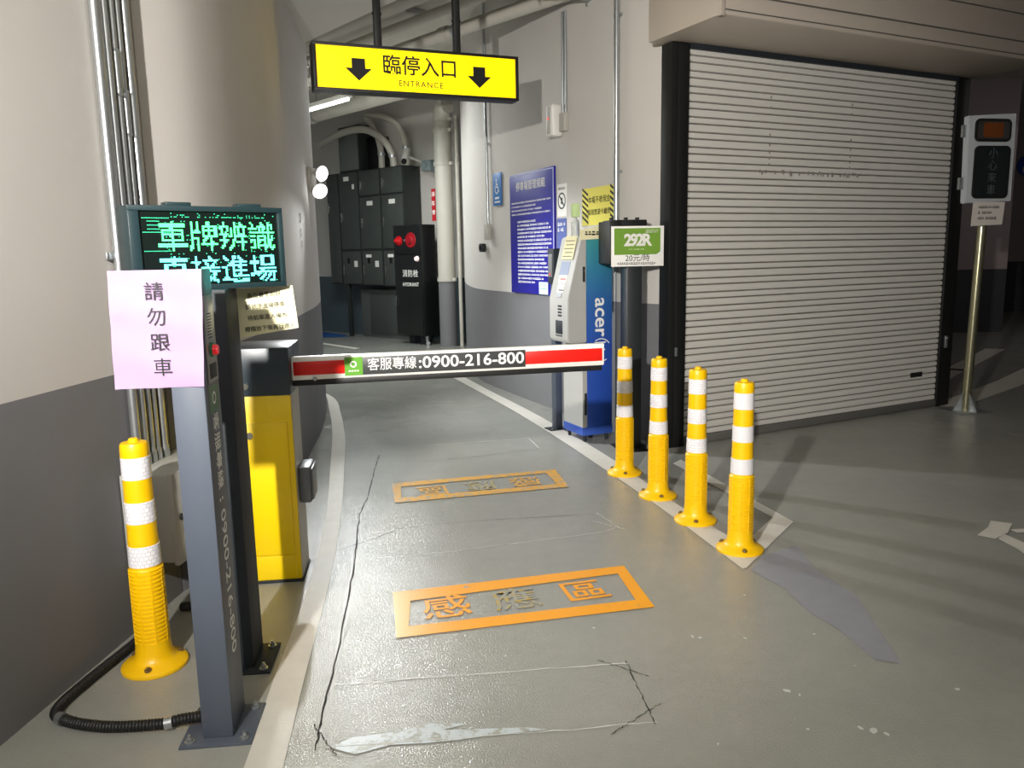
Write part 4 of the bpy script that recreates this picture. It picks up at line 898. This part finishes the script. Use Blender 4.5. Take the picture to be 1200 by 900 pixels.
# ------------------------------------------------------------------ warning lamp pole on the right
wn = thing('warning_signal', 'grey warning light box on a steel pole right of the roller shutter', 'warning light', (3.713, 6.378, 0), 12)
bm = nb(); lean = Vector((.035, 0, 1.70)); cyl(bm, (0, 0, .01), (.030, 0, 1.66), .036, seg=24); obj('pole', bm, mat('pole_steel', 'a8a488', .25, metal=.9), wn)
bm = nb(); box(bm, -.14, .14, -.13, .13, 0, .01, bev=.002); obj('base_plate', bm, STEEL, wn)
for a in (0, 90, 180, 270):
    bm = nb(); d = Vector((math.cos(R(a)), math.sin(R(a)), 0)); s_ = Vector((-d.y, d.x, 0)) * .004
    pts = [d * .036 + Vector((0, 0, .01)), d * .125 + Vector((0, 0, .01)), d * .036 + Vector((0, 0, .16))]
    A = [bm.verts.new(p + s_) for p in pts]; B = [bm.verts.new(p - s_) for p in pts]
    bm.faces.new(A); bm.faces.new(B[::-1])
    for k in range(3): bm.faces.new((A[k], B[k], B[(k + 1) % 3], A[(k + 1) % 3]))
    obj('gusset', bm, STEEL, wn)
SG_ = mat('signal_grey', 'b9bec2', .4)
bm = nb(); face_prism(bm, [(-.205, 1.665), (.215, 1.68), (.205, 2.34), (-.222, 2.315)], -.07, -.015); bmesh.ops.bevel(bm, geom=bm.edges[:], offset=.006, segments=2, affect='EDGES'); sb = obj('housing', bm, SG_, wn)
def tilt(p): return [(a + (1.99 - b) * -.03 * -1 * -.4, b) for a, b in p]
bm = nb(); face_prism(bm, rrect(-.165, .155, 2.125, 2.295, .04), -.082, -.069); fr_ = obj('lamp_frame', bm, BLACKR, sb)
bm = nb(); face_prism(bm, rrect(-.145, .135, 2.145, 2.275, .025), -.086, -.08); obj('lamp_cover', bm, mat('smoked_glass', '3b3a38', .12), fr_)
bm = nb(); face_prism(bm, rrect(-.10, .075, 2.155, 2.265, .02), -.091, -.085); obj('amber_lens', bm, mat('amber', '6e3a18', .2), fr_, label='amber lamp lens')
bm = nb(); face_prism(bm, rrect(-.155, .165, 1.70, 2.095, .04), -.082, -.069); fr2 = obj('message_frame', bm, BLACKR, sb)
bm = nb(); face_prism(bm, rrect(-.14, .15, 1.715, 2.08, .03), -.086, -.08); ms = obj('message_screen', bm, mat('message_glass', '1d2224', .15), fr2)
for k, ch in enumerate('小心來車'): text('lettering', ch, .085, mat('dim_letters', '4c5254', .5), ms, (.005, -.0868, 2.035 - .092 * k))
for z in (2.16, 1.77):
    bm = nb(); box(bm, -.25, -.212, -.05, -.025, z, z + .09, bev=.003); obj('hinge', bm, STEEL, sb)
wp = thing('paper_notice', 'small white paper notice under the warning light box on the steel pole', 'notice', (3.713, 6.378, 0), 12)
bm = nb(); face_prism(bm, [(-.146, 1.49), (.138, 1.50), (.150, 1.672), (-.140, 1.672)], -.0795, -.078); obj('sheet', bm, mat('grey_paper', 'cfc9c2', .7), wp)
strokes('print_line', -.09, .10, 1.635, .042, 3, .022, INK, wp, -.0805, 41)
ws2 = thing('wheelchair_sign', 'round blue wheelchair sign on the dim wall at the right edge', 'sign', (10.15, 15.99, 2.85), 0)
bm = nb(); cyl(bm, (0, -.004, 0), (0, -.02, 0), .19, seg=32); obj('plate', bm, mat('sign_blue_dark', '2450b0', .4), ws2)
wheelchair('wheelchair_symbol', 0, -.02, .19, WHITE, ws2, -.022)
bpy.context.view_layer.update()
